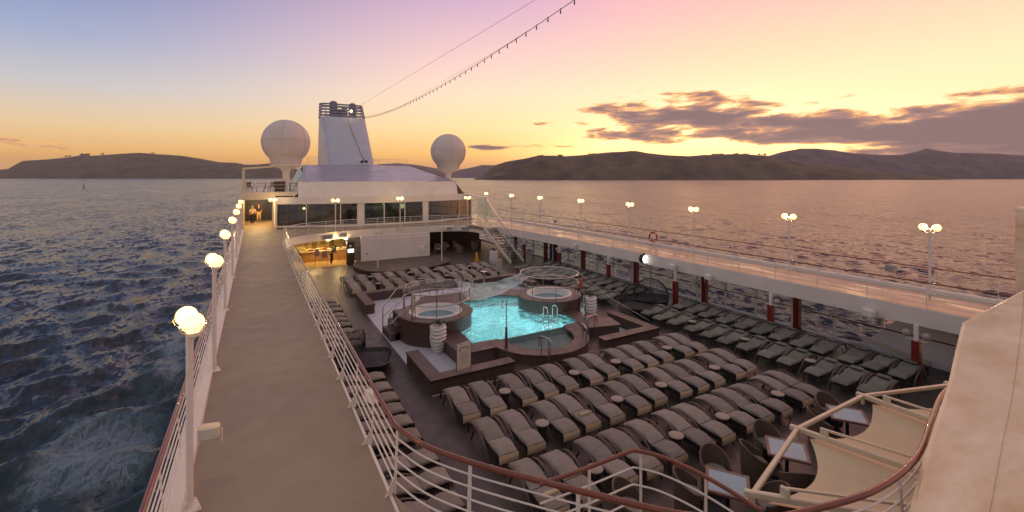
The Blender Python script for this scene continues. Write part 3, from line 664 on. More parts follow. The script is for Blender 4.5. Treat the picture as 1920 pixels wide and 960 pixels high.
radome('larger white radome on a pedestal above the left terrace', 2.5, 48, 10.38, 2.12, 5.8)
radome('smaller looking white radome on a pedestal at the right roof end', 19.75, 50, 10.05, 2.07, 5.2)
# terrace above the passage
te = thing('terrace', 'raised terrace with cream canopy frame over the lit covered passage', 'terrace', (0,46,UZ))
m = MB().bx((-1.25,-.4,2.55),(1.5,10,3.2)).bx((1.5,-.4,2.85),(4.2,10,3.2)).bx((-1.2,-.1,0),(-1.0,10,2.55)).bx((-1.2,-.3,0),(-.95,-.1,2.55))
m.build('wall', cream, te)
m = MB().beam((-1.0,.6,3.2),(-1.0,.6,5.35),.12,.12).beam((-1.0,.6,5.3),(2.3,1.4,5.62),.16,.16).beam((-1.0,.6,5.3),(-1.0,7,5.4),.12,.12).beam((-1.0,7,3.2),(-1.0,7,5.4),.1,.1); m.build('canopy_frame', cream, te)
MB().bx((-.98,8.0,.02),(1.45,8.1,2.5)).build('panelling', bluepad, te)
m = MB()
for k in range(4): m.bx((-.93+k*.6,7.9,.5),(-.93+k*.6+.56,7.99,2.3))
m.build('padded_panel', bluepad, te)
m = MB().lathe([(.09,0),(.09,-.05),(.04,-.07)], (.0,1.6,2.55), 12).lathe([(.09,0),(.09,-.05),(.04,-.07)], (.3,5.2,2.55), 12); m.build('ceiling_light', bulbm, te)
railing('thin railing with glass around the raised left terrace', [(-1.15,55,5.7),(-1.15,45.7,5.7),(4.0,45.7,5.7)], 1.0, 2, 1.3, .02, steelw)
def stool_chair(kind, x, y, z, label, rz=0):
    t = thing(kind, label, 'chair' if 'chair' in kind else 'table', (x, y, z), rz)
    if 'chair' in kind:
        MB().box((0,0,.45), (.42,.42,.05), 0, .02).build('seat', wick, t); MB().box((0,.2,.7), (.42,.04,.4), 0, .015).build('backrest', wick, t)
        for sx in (-1,1):
            for sy in (-1,1): MB().beam((sx*.17,sy*.17,.43),(sx*.21,sy*.21,0),.035,.035).build('leg', blackm, t)
    else:
        MB().box((0,0,.73), (1.1,.7,.04), 0, .015).build('table_top', wick, t)
        for s in (-1,1): MB().beam((s*.45,-.28,.7),(s*.25,.28,0),.05,.05).beam((s*.45,.28,.7),(s*.25,-.28,0),.05,.05).build('leg', wickd, t)
    return t
stool_chair('patio_chair', -.5, 47.2, 5.7, 'dark terrace chair at the left end of the terrace table', .4)
stool_chair('patio_table', .35, 47.4, 5.7, 'dark trestle table on the terrace behind the glass rail')
stool_chair('patio_chair', 1.25, 47.3, 5.7, 'brown terrace chair at the right end of the terrace table', -.5)
stool_chair('patio_table', 3.2, 48.6, 5.7, 'low dark table to the right of the radome pedestal')
t = thing('bar_counter', 'wooden slatted service counter on the terrace beside the radome pedestal', 'counter', (1.6,47.4,5.7))
MB().bx((-.1,0,0),(.75,.6,1.0)).build('cabinet', teakf, t); MB().bx((-.15,-.05,1.0),(.8,.65,1.05)).build('counter_top', cream, t)
t = thing('slanted_screen', 'slanted pale glass screen between radome pedestal and roof', 'screen', (3.1,48.5,5.2))
MB().add([(-.3,0,.5),(.7,0,.5),(1.3,1.4,3.1),(.3,1.4,3.1)], [(0,1,2,3)]).build('glass', paneg, t)
m = MB().beam((-.3,0,.5),(.3,1.4,3.1),.06,.06).beam((.7,0,.5),(1.3,1.4,3.1),.06,.06); m.build('frame', cream, t)

WARM = (1, .66, .28)
plight('passage_lamp', (0,1.6,2.3), 150, WARM, .09, te); plight('passage_lamp', (.3,5.2,2.3), 140, WARM, .09, te)
# ------------------------------------------------------------------ under the bridge: stage wall, buffet
t = thing('stage_wall', 'large plain white screen wall at the back of the round stage', 'wall', (7.3,37.2,0))
MB().bx((0,0,.3),(5.7,.2,2.05)).bx((0,.04,2.05),(5.7,.24,2.3)).build('panel', white2, t)
MB().bx((4.75,-.07,.75),(5.15,0,1.15), .02).build('junction_box', white, t)
MB().bx((5.3,-.04,1.05),(5.42,0,1.12)).bx((.4,-.03,.85),(.5,0,.95)).build('socket', mat('grey_plastic', S(120,116,112), .5), t)
cs = smooth_path([(6.7,37.2),(6.45,35.5),(6.9,33.4),(8.2,32.5),(10.2,32.4),(12.2,32.9),(13.6,34.2),(13.9,35.6),(13.6,37.2)], 6)
t = thing('stage', 'low curved brown plank stage before the white screen wall', 'stage')
MB().prism([(p.x, p.y) for p in cs], 0, .28).build('body', darkin, t)
MB().prism([(p.x-.0, p.y-.04) for p in cs], .28, .32).build('top', teakf, t)
for i, (x, y) in enumerate(((7.9,34.2),(12.95,34.2))):
    t = thing('stage_light_post', 'slim white post with spotlights at the %s of the stage' % ('left' if i == 0 else 'right'), 'light post', (x,y,.32), 0, 'light posts on the stage')
    MB().tube([(0,0,0),(0,0,2.75)], .045, 10).build('pole', steelw, t, True)
    for s in (-1,1):
        MB().lathe([(.05,-.12),(.1,-.1),(.11,.1),(.05,.13)], (s*.2+.1,-.05,2.6), 12).build('spotlight', plasterw, t, True)
    MB().beam((-.2,0,2.72),(.42,0,2.72),.04,.04).build('crossbar', steelw, t)
# buffet opening
bu = thing('buffet', 'lit buffet counter with food and warm lamps under the cross deck', 'buffet', (3.0,38,0))
MB().bx((.2,2.6,0),(3.9,3.4,.85)).bx((-.2,3.6,0),(.6,9,.85)).build('counter', planks('honey_wood', S(170,128,72), .12, 'Y', .1, .4), bu)
MB().bx((.1,2.5,.85),(4.0,3.5,.92)).bx((-.3,3.6,.85),(.7,9,.92)).build('counter_top', mat('pale_stone', S(206,190,150), .3), bu)
r_ = random.Random(2)
for k in range(16):
    x = r_.uniform(.3,3.8); y = r_.uniform(2.6,3.3); c = r_.choice([(170,60,40),(210,170,70),(90,120,60),(230,220,200),(60,60,70)])
    m = MB().lathe([(.04,0),(.16,.03),(.2,.09),(.12,.13),(.02,.16)], (x,y,.92), 12); m.build('dish', mat('dish_%d' % k, S(*c), .5, var=0), bu, True)
MB().add([(.6,2.7,1.35),(3.4,2.7,1.35),(3.4,3.2,1.55),(.6,3.2,1.55)], [(0,1,2,3)]).build('glass_guard', paneg, bu)
m = MB()
for (x, y) in ((.6,2),(2.2,2),(3.6,2),(1,5),(3,5),(.5,8),(3.2,8)): MB().lathe([(.14,0),(.14,-.05),(.04,-.07)], (x,y,1.86), 12).build('ceiling_light', bulbm, bu)
for q in ((1.2,2.2,1.7),(3.0,1.6,1.7),(1.8,5,1.7)): plight('buffet_lamp', q, 60, WARM, .12, bu)
struct(MB().bx((1.2,37.9,.0),(7.3,52,.015)).build('buffet_floor', mat('pale_tile_floor', S(190,160,104), .3, var=.1, scale=4, bump=.05)))
t = thing('buffet_rear_wall', 'yellow lit wall behind the buffet counter', 'wall', (1.0,45.5,0))
MB().bx((0,0,0),(6.3,.15,1.86)).build('panel', mat('warm_wall', S(196,170,110), .5, var=.3, scale=2.5), t)
m = MB()
for k in range(7): m.bx((.5+k*.75,-.12,.5+.25*(k % 2)),(.5+k*.75+.4,-.02,1.3))
m.build('shelf_display', mat('display', S(150,120,80), .5, var=.4, scale=6), t)
t = thing('partition', 'brown and grey partition between the buffet and the stage wall', 'wall', (6.35,37.9,0))
MB().bx((0,0,0),(.55,.5,1.86)).build('panel', mat('dark_wood', S(80,56,36), .5, var=.25), t)
MB().bx((.56,-.2,.35),(.94,.1,1.55)).build('grey_panel', mat('grey_metal', S(130,120,112), .4), t)
MB().bx((.05,-.05,1.0),(.5,-.01,1.28)).build('lit_display', screenm, t)
MB().bx((.15,-.03,1.45),(.36,-.005,1.6)).build('notice', white, t)
def easel(name, label, loc, w, h, legs, facem, fr=blackm, rz=0, marks=True):
    t = thing(name, label, 'sign', loc, rz)
    MB().tube([(-w/2,0,0),(-w/2,0,legs+h),(-w/2+.03,0,legs+h+.03),(w/2-.03,0,legs+h+.03),(w/2,0,legs+h),(w/2,0,0)], .016, 8).build('frame', fr, t, True)
    b = MB().bx((-w/2+.02,-.012,legs),(w/2-.02,.012,legs+h)).build('board', facem, t)
    if marks:
        m = MB(); q = random.Random(5)
        m.bx((-w*.25,-.016,legs+h*.84),(w*.25,-.013,legs+h*.89)); m.bx((-w*.36,-.016,legs+h*.76),(-w*.22,-.013,legs+h*.82)); m.bx((w*.22,-.016,legs+h*.76),(w*.36,-.013,legs+h*.82))
        for k in range(9): ww = q.uniform(.18,.36)*w; m.bx((-ww,-.016,legs+h*(.66-.06*k)),(ww,-.013,legs+h*(.66-.06*k)+.008))
        m.build('writing', mat('ink', S(120,110,104), .7, var=0), b)
    return t
easel('sign_stand', 'tall dark narrow sign stand at the left of the buffet entrance', (4.2,38.6,0), .28, .55, .75, mat('pale_card', S(150,150,150), .6), blackm)
easel('sign_stand', 'pale board stand beside the dark stand at the buffet entrance', (4.75,38.6,0), .42, .55, .6, mat('beige_card', S(170,140,110), .6), chrome)
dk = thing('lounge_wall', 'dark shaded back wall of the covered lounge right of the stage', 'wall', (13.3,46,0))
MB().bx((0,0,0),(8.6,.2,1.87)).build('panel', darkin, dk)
# fixtures along the fascia
for i, (x, y, w) in enumerate(((5.0,39.45,.95),(6.3,39.98,.7),(15.8,40.1,.8),(17.2,39.4,.7))):
    t = thing('loudspeaker', ['wide white loudspeaker box on the cross deck edge above the buffet','shorter white loudspeaker box right of the wide one above the buffet','white loudspeaker box on the cross deck edge above the dark lounge','white loudspeaker box beside the stair head'][i], 'loudspeaker', (x,y-.14,2.2), .35 if i < 2 else -.4, 'loudspeakers on the cross deck edge')
    MB().box((0,0,0), (w,.26,.4), 0, .02).build('cabinet', white, t); MB().box((0,-.133,0), (w*.88,.012,.3)).build('grille', mat('speaker_grille_%d' % i, S(150,146,146), .7), t)
# stairs
st = thing('stairs', 'white steel staircase with dark treads up to the right walkway', 'stairs', (17.95,31.8,0))
N = 13
for k in range(N):
    z = 2.5*(k+1)/(N+1); y = 4.85*(k+.5)/N; MB().bx((.06,y-.16,z-.03),(1.14,y+.16,z)).build('tread', darkin, st)
for x in (0, 1.2):
    MB().beam((x,-.05,.1),(x,4.9,2.42),.05,.26).build('stringer', steelw, st)
    MB().tube([(x,-.3,.95),(x,0,.98),(x,4.9,3.45)], .024, 8).build('handrail', mahog, st, True)
    m = MB()
    for f in (.35,.65): m.tube([(x,0,.1+.88*f),(x,4.9,2.5+.95*f)], .009, 5)
    for k in range(7): y = .1+k*.75; z = .1+y*.474; m.tube([(x,y,z),(x,y,z+.9)], .015, 6)
    m.build('balustrade', steelw, st)

# ------------------------------------------------------------------ starboard side: columns, window wall
sideY = [1.2,3.0,4.8,6.6,8.4,10.15,11.9,13.7,15.4,17.2,18.9,20.7,22.4,24.2,25.9,27.7,29.4,31.2,32.9,34.7,36.4,38.2,40]
ww = thing('glass_windbreak', 'long glazed screen with white mullions along the right side facing the sea', 'glass screen', (21.95,0,0))
MB().bx((-.05,8.6,0),(.05,46,.10)).build('sill', white, ww)
MB().tube([(-.06,4.5,1.0),(-.06,46,1.0)], .028, 8).build('handrail', mahog, ww, True)
for i, y in enumerate(sideY):
    if y < 8.3: continue
    MB().bx((-.04,y-.04,.1),(.06,y+.04,1.88)).build('mullion', steelw, ww)
    if i+1 < len(sideY): MB().add([(0,y+.04,.1),(0,sideY[i+1]-.04,.1),(0,sideY[i+1]-.04,1.88),(0,y+.04,1.88)], [(0,1,2,3)]).build('pane', wbg, ww)
# white bulkhead with slanted opening and round porthole at the near end
bh = thing('side_bulkhead', 'white side bulkhead with rounded cut-out and round porthole beyond the red column', 'bulkhead', (21.9,0,0))
def plate_with_hole():
    bm = bmesh.new()
    outer_ = [(9.6,.12),(9.25,.16),(8.95,.35),(7.55,1.88),(-6,1.88),(-6,.0),(9.6,.0)]
    hole = [(5.75+.5*math.cos(a_), .78+.42*math.sin(a_)) for a_ in np.linspace(0, 2*PI, 25)[:-1]]
    vo = [bm.verts.new((0, y, z)) for y, z in outer_]; vh = [bm.verts.new((0, y, z)) for y, z in hole]
    es = [bm.edges.new((vo[i], vo[(i+1) % len(vo)])) for i in range(len(vo))]+[bm.edges.new((vh[i], vh[(i+1) % len(vh)])) for i in range(len(vh))]
    bmesh.ops.triangle_fill(bm, edges=es, use_beauty=True)
    r0 = bmesh.ops.extrude_face_region(bm, geom=bm.faces[:])
    for v in [g for g in r0['geom'] if isinstance(g, bmesh.types.BMVert)]: v.co.x += .08
    bmesh.ops.recalc_face_normals(bm, faces=bm.faces[:])
    me = bpy.data.meshes.new('plate'); bm.to_mesh(me); me.materials.append(white2); o = bpy.data.objects.new('plate', me); C.objects.link(o); o.parent = bh
plate_with_hole()
m = MB().tube([(-.02, 5.75+.52*math.cos(a_), .78+.44*math.sin(a_)) for a_ in np.linspace(0, 2*PI, 25)[:-1]], .03, 6, True); m.build('porthole_rim', cream, bh, True)
m = MB().beam((-.04,6.9,.12),(-.04,9.1,.42),.05,.16).beam((-.05,3.5,.1),(-.05,7.2,1.86),.05,.05); m.build('stiffener', cream, bh)
cols = [(20.15,6.74,1),(21.75,11.6,0),(20.1,11.85,1),(21.75,16.54,0),(20.1,17.14,1),(21.75,21.75,0),(20.1,22.57,1),(21.75,27.26,0),(20.0,27.95,1),(21.7,32.3,0),(19.85,32.9,1),(21.7,37.5,0)]
cprotoA = cprotoB = None; ca = cb = 0
for (x, y, inner) in cols:
    if inner:
        lb = '%s inner red column from the right, white top with two unlit globes' % ORD[ca]; ca += 1
        if cprotoA: dup(cprotoA, (x,y,0), 0, lb); continue
        t = cprotoA = thing('deck_column', lb, 'column', (x,y,0), 0, 'inner red columns under the right walkway')
        MB().bx((-.115,-.115,0),(.115,.115,1.34), .012).bx((-.13,-.13,0),(.13,.13,.05)).build('red_casing', redp, t)
        MB().bx((-.06,-.06,1.34),(.06,.06,1.88)).build('post_top', white, t)
        MB().beam((0,-.28,1.36),(0,.28,1.36),.04,.03).beam((-.0,-.28,1.36),(0,-.28,1.44),.04,.04).beam((0,.28,1.36),(0,.28,1.44),.04,.04).build('bracket', white, t)
        for s in (-1,1): MB().sphere((0,s*.28,1.56), .135, 16, 10).build('globe', offglobe, t, True)
    else:
        lb = '%s outer red column from the right, standing against the glazed screen' % ORD[cb]; cb += 1
        if cprotoB: dup(cprotoB, (x,y,0), 0, lb); continue
        t = cprotoB = thing('deck_column', lb, 'column', (x,y,0), 0, 'outer red columns at the glazed screen')
        MB().bx((-.13,-.13,0),(.13,.13,1.88), .012).build('red_casing', redp, t); MB().bx((-.12,.135,0),(.12,.21,1.88)).build('trim', white, t)
# clock
t = thing('lit_clock', 'round glowing white clock in a black drum case under the right walkway', 'clock', (20.12,19.35,2.2))
MB().tube([(0,0,0),(0,.28,0)], .27, 28).build('case', blackm, t, True)
f = MB().tube([(0,-.012,0),(0,.02,0)], .24, 28).build('face', clockm, t, True)
m = MB().beam((0,-.018,0),(.0,-.018,.15),.012,.014).beam((0,-.018,0),(.09,-.018,-.06),.012,.016)
for k in range(12):
    a_ = k*PI/6; m.beam((.19*math.cos(a_),-.018,.19*math.sin(a_)),(.215*math.cos(a_),-.018,.215*math.sin(a_)),.01,.01)
m.build('hand', blackm, f)
MB().beam((0,.14,.22),(0,.14,.35),.05,.05).build('bracket', blackm, t)
# lifebuoys
def lifebuoy(label, loc, rz=0, tilt=0):
    t = thing('lifebuoy', label, 'lifebuoy', loc, rz, None)
    MB().tube([(.3*math.cos(a_), 0, .3*math.sin(a_)) for a_ in np.linspace(0, 2*PI, 25)[:-1]], .06, 8, True).build('ring', mat('orange_red', S(170,44,30), .5), t, True)
    m = MB()
    for k in range(4): a_ = PI/4+k*PI/2; m.tube([(.3*math.cos(a_-.12),0,.3*math.sin(a_-.12)),(.3*math.cos(a_+.12),0,.3*math.sin(a_+.12))], .066, 8)
    m.build('band', white, t, True); return t
lifebuoy('red lifebuoy with white bands hung on the right walkway railing', (23.15,21.6,3.05), PI/2+.15)
# floodlights and boxes on rails
def fixture(label, loc, rz, s=1, m_=None):
    t = thing('floodlight_box', label, 'floodlight', loc, rz)
    MB().box((0,0,0), (.34*s,.2*s,.24*s), 0, .03).build('housing', m_ or mat('fixture_grey', S(150,148,140), .45), t)
    MB().box((0,-.105*s,0), (.28*s,.012,.18*s)).build('lens', mat('lens_glass', S(190,190,180), .15), t)
    MB().beam((-.19*s,.05,.0),(-.19*s,.05,-.25*s),.02,.02).beam((.19*s,.05,0),(.19*s,.05,-.25*s),.02,.02).build('bracket', steelw, t)
fixture('cream box bracketed to the nearest lamp post on the left walkway', (-.60,7.95,3.36), -.2, .8, cream)
fixture('pale floodlight on the right walkway railing beside the lifebuoy', (23.2,19.8,3.0), 1.3)
fixture('second floodlight right of the lifebuoy on the right railing', (23.2,18.9,2.95), 1.3, .8)
fixture('pale floodlight on the right railing near the rightmost lamp post', (23.2,8.6,3.25), 1.2, 1.1)
fixture('small floodlight on the far part of the right railing', (23.2,33,3.1), 1.3)
fixture('white floodlight under the edge of the right walkway at near end', (20.0,8.1,1.98), 1.2, 1.2, white)
fixture('white floodlight under the right walkway edge beside the clock', (20.0,17.3,2.1), 1.3, 1.3, white)
fixture('white floodlight under the right walkway edge past the inner columns', (20.0,15.0,1.98), 1.3, 1.1, white)
fixture('white floodlight on the right walkway edge at the far end', (19.95,26.0,2.1), 1.3, 1.1, white)
fixture('small white floodlight fixed to the inside of the foreground railing', (2.0,9.2,2.72), 1.9, .9, white)
fixture('white floodlight on the middle of the cross deck railing', (9.8,40.4,2.85), 0, .9, white)
t = thing('equipment_locker', 'tall black locker with white frame against the glazed screen', 'locker', (20.9,29.9,0))
MB().bx((-.3,-.25,0),(.3,.25,1.75), .01).build('cabinet', blackm, t); m = MB().beam((-.33,-.27,0),(-.33,-.27,1.8),.04,.04).beam((-.33,-.27,1.78),(.33,-.27,1.78),.04,.04).beam((.33,-.27,0),(.33,-.27,1.8),.04,.04); m.build('frame', steelw, t)

# ------------------------------------------------------------------ pool
PC = 10.1
struct(MB().ring([(7.3,16.0),(12.9,16.0),(12.9,23.1),(7.3,23.1)], [(4.95,13.9),(15.3,13.9),(15.3,26.7),(4.95,26.7)], -.1, .006).build('pool_surround_floor', grey))
def arc(cx, cy, r, a0, a1, n): return [(cx+r*math.cos(R(a0+(a1-a0)*k/n)), cy+r*math.sin(R(a0+(a1-a0)*k/n))) for k in range(n+1)]
inn = [(7.35,16.15),(8.45,16.1)]+arc(PC,15.62,1.5,180,360,14)+[(11.75,16.1),(12.85,16.2),(12.85,21.0),(11.6,22.1),(9.1,21.8),(7.7,20.4)]
out = [(6.6,15.35),(8.0,15.35)]+arc(PC,15.62,2.05,187,353,14)+[(12.2,15.35),(13.5,15.35),(13.5,21.9),(12.3,23.7),(7.9,23.7),(6.6,21.9)]
pool = thing('swimming_pool', 'raised swimming pool with glowing turquoise water and brown plank rim', 'swimming pool')
MB().ring(inn, out, -.02, .5).build('side_wall', teakf, pool)
MB().ring([(x+(PC-x)*.012, y) for x, y in inn], [(x+(x-PC)*.02, y-(.04 if y < 16 else -.04)) for x, y in out], .5, .56).build('rim', teakw, pool)
tile = mat('pool_tile', S(176,222,222), .3, var=.06, scale=3)
mn = [(7.35,16.1),(12.85,16.1),(12.85,21.0),(11.6,22.1),(9.1,21.8),(7.7,20.4)]
def openbox(mb, poly, z0, z1):
    n = len(poly); mb.add([(*p, z0) for p in poly]+[(*p, z1) for p in poly], [tuple(range(n))]+[((i+1) % n, i, n+i, n+(i+1) % n) for i in range(n)])
m = MB(); openbox(m, mn, -1.5, .5); m.build('basin', tile, pool)
sh = [(8.5,16.05)]+arc(PC,15.62,1.5,180,360,14)+[(11.7,16.05)]
m = MB(); openbox(m, sh, .25, .5); m.build('shallow_basin', mat('shallow_tile', S(138,146,146), .4, var=.15, scale=2), pool)
MB().bx((8.5,16.0,-1.4),(11.7,16.14,.44)).build('divider', mat('divider_tile', S(120,150,150), .4), pool)
def waterm():
    m = bpy.data.materials.new('pool_water'); m.use_nodes = True; t = m.node_tree; t.nodes.clear()
    tr = nd(t, 'ShaderNodeBsdfTransparent'); tr.inputs[0].default_value = (.74,.91,.93,1)
    gl = nd(t, 'ShaderNodeBsdfGlossy'); gl.inputs['Roughness'].default_value = .08; gl.inputs[0].default_value = (.9,.95,1,1)
    g = nd(t, 'ShaderNodeTexCoord'); n = nd(t, 'ShaderNodeTexNoise'); n.inputs['Scale'].default_value = 3.4; n.inputs['Detail'].default_value = 6; n.inputs['Distortion'].default_value = .8; t.links.new(g.outputs['Object'], n.inputs[0])
    b = nd(t, 'ShaderNodeBump'); b.inputs['Distance'].default_value = .12; b.inputs['Strength'].default_value = .8; t.links.new(n.outputs[0], b.inputs['Height']); t.links.new(b.outputs[0], gl.inputs['Normal'])
    lw = nd(t, 'ShaderNodeFresnel'); lw.inputs[0].default_value = 1.33; t.links.new(b.outputs[0], lw.inputs['Normal'])
    mx = nd(t, 'ShaderNodeMixShader'); t.links.new(lw.outputs[0], mx.inputs[0]); t.links.new(tr.outputs[0], mx.inputs[1]); t.links.new(gl.outputs[0], mx.inputs[2])
    # churned aerated water scatters the pool light
    df = nd(t, 'ShaderNodeBsdfTranslucent'); df.inputs[0].default_value = (.50,.86,.90,1)
    n2 = nd(t, 'ShaderNodeTexNoise'); n2.inputs['Scale'].default_value = 1.6; n2.inputs['Detail'].default_value = 8; n2.inputs['Roughness'].default_value = .7; n2.inputs['Distortion'].default_value = 1.5; t.links.new(g.outputs['Object'], n2.inputs[0])
    m2 = nd(t, 'ShaderNodeMixShader'); t.links.new(ramp(t, n2.outputs[0], [(.4, (.05,.05,.05)), (.72, (.75,.75,.75))]), m2.inputs[0]); t.links.new(mx.outputs[0], m2.inputs[1]); t.links.new(df.outputs[0], m2.inputs[2])
    o = nd(t, 'ShaderNodeOutputMaterial'); t.links.new(m2.outputs[0], o.inputs[0]); return m
wm = waterm()
m = MB(); m.add([(*p, .45) for p in mn], [tuple(range(len(mn)))]); m.build('water', wm, pool)
m = MB(); m.add([(*p, .455) for p in sh], [tuple(range(len(sh)))]); m.build('shallow_water', paneg, pool)
for k, (x, y, e) in enumerate(((8.4,20.6,34),(8.0,18.0,26),(11.9,17.0,30),(10.3,16.6,22),(11.8,20.4,20),(9.6,18.6,20))): plight('pool_light', (x,y,-.45), e*1.1, (.74,.97,1), .18, pool)
# whirlpool tubs
def tub(label, x, rz):
    t = thing('whirlpool_tub', label, 'whirlpool tub', (x,19.3,0), rz, 'whirlpool tubs on the pool')
    MB().lathe([(1.55,0),(1.6,.02),(1.6,1.0),(1.18,1.0)], seg=48, caps=False).build('plank_wall', mat('vertical_planks', S(80,60,54), .5, var=.3, scale=4, vec=(6,6,.4)), t, True)
    MB().lathe([(1.12,1.0),(1.64,1.0),(1.66,1.03),(1.64,1.07),(1.12,1.07)], seg=48, caps=False).build('deck_ring', teakw, t, True)
    MB().lathe([(.001,.40),(.66,.5),(.72,.80),(.80,.84),(.93,.90),(.99,1.05),(1.05,1.12),(1.14,1.12),(1.18,1.075)], seg=48, caps=False).build('shell', plasterw, t, True)
    MB().lathe([(.0001,.86),(.86,.86)], seg=32, caps=False).build('water', mat('tub_water', S(96,140,148), .22, var=.5, scale=2.2, bump=.9, bscale=7, spec=.3), t)
    a_s = np.linspace(R(-150), R(140), 30) if rz == 0 else np.linspace(0, 2*PI, 40)
    for z in (2.14, 1.68):
        MB().tube([(1.5*math.cos(a_), 1.5*math.sin(a_), z) for a_ in a_s], .022, 8).build('guard_rail', chrome, t, True)
    for k in range(8):
        a_ = a_s[0]+(a_s[-1]-a_s[0])*k/(7 if rz == 0 else 8); MB().tube([(1.5*math.cos(a_),1.5*math.sin(a_),1.07),(1.5*math.cos(a_),1.5*math.sin(a_),2.14)], .02, 8).build('post', chrome, t, True)
    return t
tl = tub('left whirlpool tub in a brown plank drum with steel rail ring', 7.03, 0)
tr_ = tub('right whirlpool tub in a brown plank drum with netting over its rail ring', 13.17, .4)
t = thing('tub_steps', 'brown plank steps with bent steel handrails up to the left whirlpool tub', 'steps', (5.35,19.9,0))
for k in range(3): MB().bx((-.35+.22*k,-.5,0),(.6,.75,.33*(k+1)), .01).build('step', teakf, t)
for y in (-.5,.75):
    for dx in (0,):
        MB().tube([(-.35,y,0),(-.35,y,1.15),(-.3,y,1.25),(.3,y,1.95),(.6,y,2.0),(.6,y,1.0)], .022, 8).build('handrail', chrome, t, True); MB().tube([(-.35,y,.75),(.6,y,1.5)], .018, 8).build('handrail', chrome, t, True)
# netting drawn over the tubs and the pool
def dr1(u, v):
    a_ = R(-150)+u*R(290); q = .15+.85*v; return (7.03+1.5*math.cos(a_)*q, 19.3+1.5*math.sin(a_)*q, 2.14-.10*(1-v)-.05*math.sin(a_*5)*(1-v))
nt = thing('safety_net', 'white safety netting draped from tub to tub over the pool', 'net')
MB().grid(lambda u, v: (7.03+1.48*math.cos(R(20)+u*R(160))*(1-v*.9), 19.3+1.48*math.sin(R(20)+u*R(160))*(1-v*.9), 2.13-.14*math.sin(v*PI)), 22, 6).build('tub_cover', netthin, nt, True)
MB().grid(lambda u, v: (13.17+1.48*math.cos(R(-60)+u*R(290))*(1-v*.95), 19.3+1.48*math.sin(R(-60)+u*R(290))*(1-v*.95), 2.14-.16*math.sin(v*PI*.6)), 30, 6).build('tub_cover', netthin, nt, True)
def sagn(u, v):
    x = 8.35+(11.75-8.35)*u; yn = 18.8+.15*u; yf = 20.3-.4*u; y = yn+(yf-yn)*v
    zn = 1.52+.62*u-.55*math.sin(PI*u**.8)*.55; zf = 2.08+.08*u-.55*math.sin(PI*u)*.55
    return (x, y, zn+(zf-zn)*v-.06*math.sin(PI*v)+.02*math.sin(u*21+v*4))
MB().grid(sagn, 30, 12).build('sagging_span', net, nt, True)
MB().grid(lambda u, v: (14.4+2.0*u*(1-.2*v), 18.7-2.6*u+.5*v, 2.05-2.0*u+.1*math.sin(u*3)), 12, 4).build('edge_span', netm('thin_netting', .16), nt, True)
m = MB().tube([sagn(u, 0) for u in np.linspace(0,1,24)], .012, 5).tube([(14.6,18.7,2.1),(15.4,17.2,1.05),(16.6,15.7,.1)], .008, 5); m.build('edge_rope', white, nt)
# benches (L shaped, brown planks)
def lbench(label, sx, sy, cx, cy, lx, ly):
    t = thing('plank_bench', label, 'bench', (cx, cy, 0), 0, 'L shaped plank benches around the pool'); w = .48
    def q(a, b): return (min(a[0],b[0]),min(a[1],b[1]),a[2]), (max(a[0],b[0]),max(a[1],b[1]),b[2])
    MB().bx(*q((.03*sx,.03*sy,0),(lx*sx-.03*sx,(w-.03)*sy,.42))).bx(*q((.03*sx,(w-.03)*sy,0),((w-.03)*sx,(ly-.03)*sy,.42))).build('base', teakf, t)
    pts = [(0,0),(lx,0),(lx,w),(w,w),(w,ly),(0,ly)]; MB().prism([(x*sx, y*sy) for x, y in pts], .42, .50).build('seat', teakw, t)
lbench('L shaped brown plank bench at the front left of the pool with the sign', 1, 1, 4.9, 13.92, 3.15, 2.8)
lbench('L shaped brown plank bench at the front right of the pool', -1, 1, 15.35, 13.92, 3.1, 2.9)
lbench('L shaped brown plank bench at the back left of the pool', 1, -1, 4.9, 26.7, 3.2, 2.9)
lbench('L shaped brown plank bench at the back right of the pool', -1, -1, 15.35, 26.7, 3.6, 2.9)
lb_ = thing('pool_step', 'curved lower wooden step before the rounded front of the pool', 'step')
MB().prism(arc(PC,15.62,2.75,215,345,20)+list(reversed(arc(PC,15.62,2.06,215,345,20))), 0, .2).build('tread', teakf, lb_)
bkq = thing('plank_platform', 'brown plank platform wedge at the right pool corner', 'platform')
MB().prism([(12.3,15.3),(13.9,14.9),(14.2,15.9),(13.4,17.4),(12.7,16.6)], 0, .48).build('base', teakf, bkq); MB().prism([(12.25,15.25),(13.95,14.85),(14.25,15.9),(13.4,17.45),(12.7,16.6)], .565, .6).prism([(12.3,15.3),(13.9,14.9),(14.2,15.9),(13.4,17.4),(12.7,16.6)], .48, .565).build('seat', teakw, bkq)
def hoop(label, x, y, rz, z0=.5, w=.55, h=.85, low=0, cat='handrail'):
    t = thing('grab_rail', label, cat, (x,y,0), rz, 'steel grab rails around the pool')
    MB().tube(smooth_path([(0,-.1,h*.55+z0-.2),(0,-.12,h+z0-.12),(0,0,h+z0),(0,w,h+z0-.08),(0,w+.12,h+z0-.25),(0,w+.1,h+z0-.5),(0,w-.05,h+z0-.52)], 5), .022, 8).build('rail', chrome, t, True)
    for yy, zz in ((0,z0),(w-.05,low)): MB().tube([(0,yy,zz),(0,yy,h+z0-.03)], .02, 8).build('leg', chrome, t, True)
hoop('bent steel grab rail at the left of the rounded pool front', 9.15, 13.45, -.05, .5, .55, .75, .5)
hoop('bent steel grab rail at the middle right of the rounded pool front', 11.1, 13.75, -.5, .5, .7, .75, .5)
hoop('bent steel grab rail by the platform wedge at the right', 12.15, 14.9, -1.2, .3, .6, .9, .3)
hoop('bent steel grab rail at the far pool edge on the left', 8.5, 23.3, .5, .5, .5, .9, .5)
hoop('bent steel grab rail at the far pool edge on the right', 10.7, 23.6, .5, .5, .5, .9, .5)
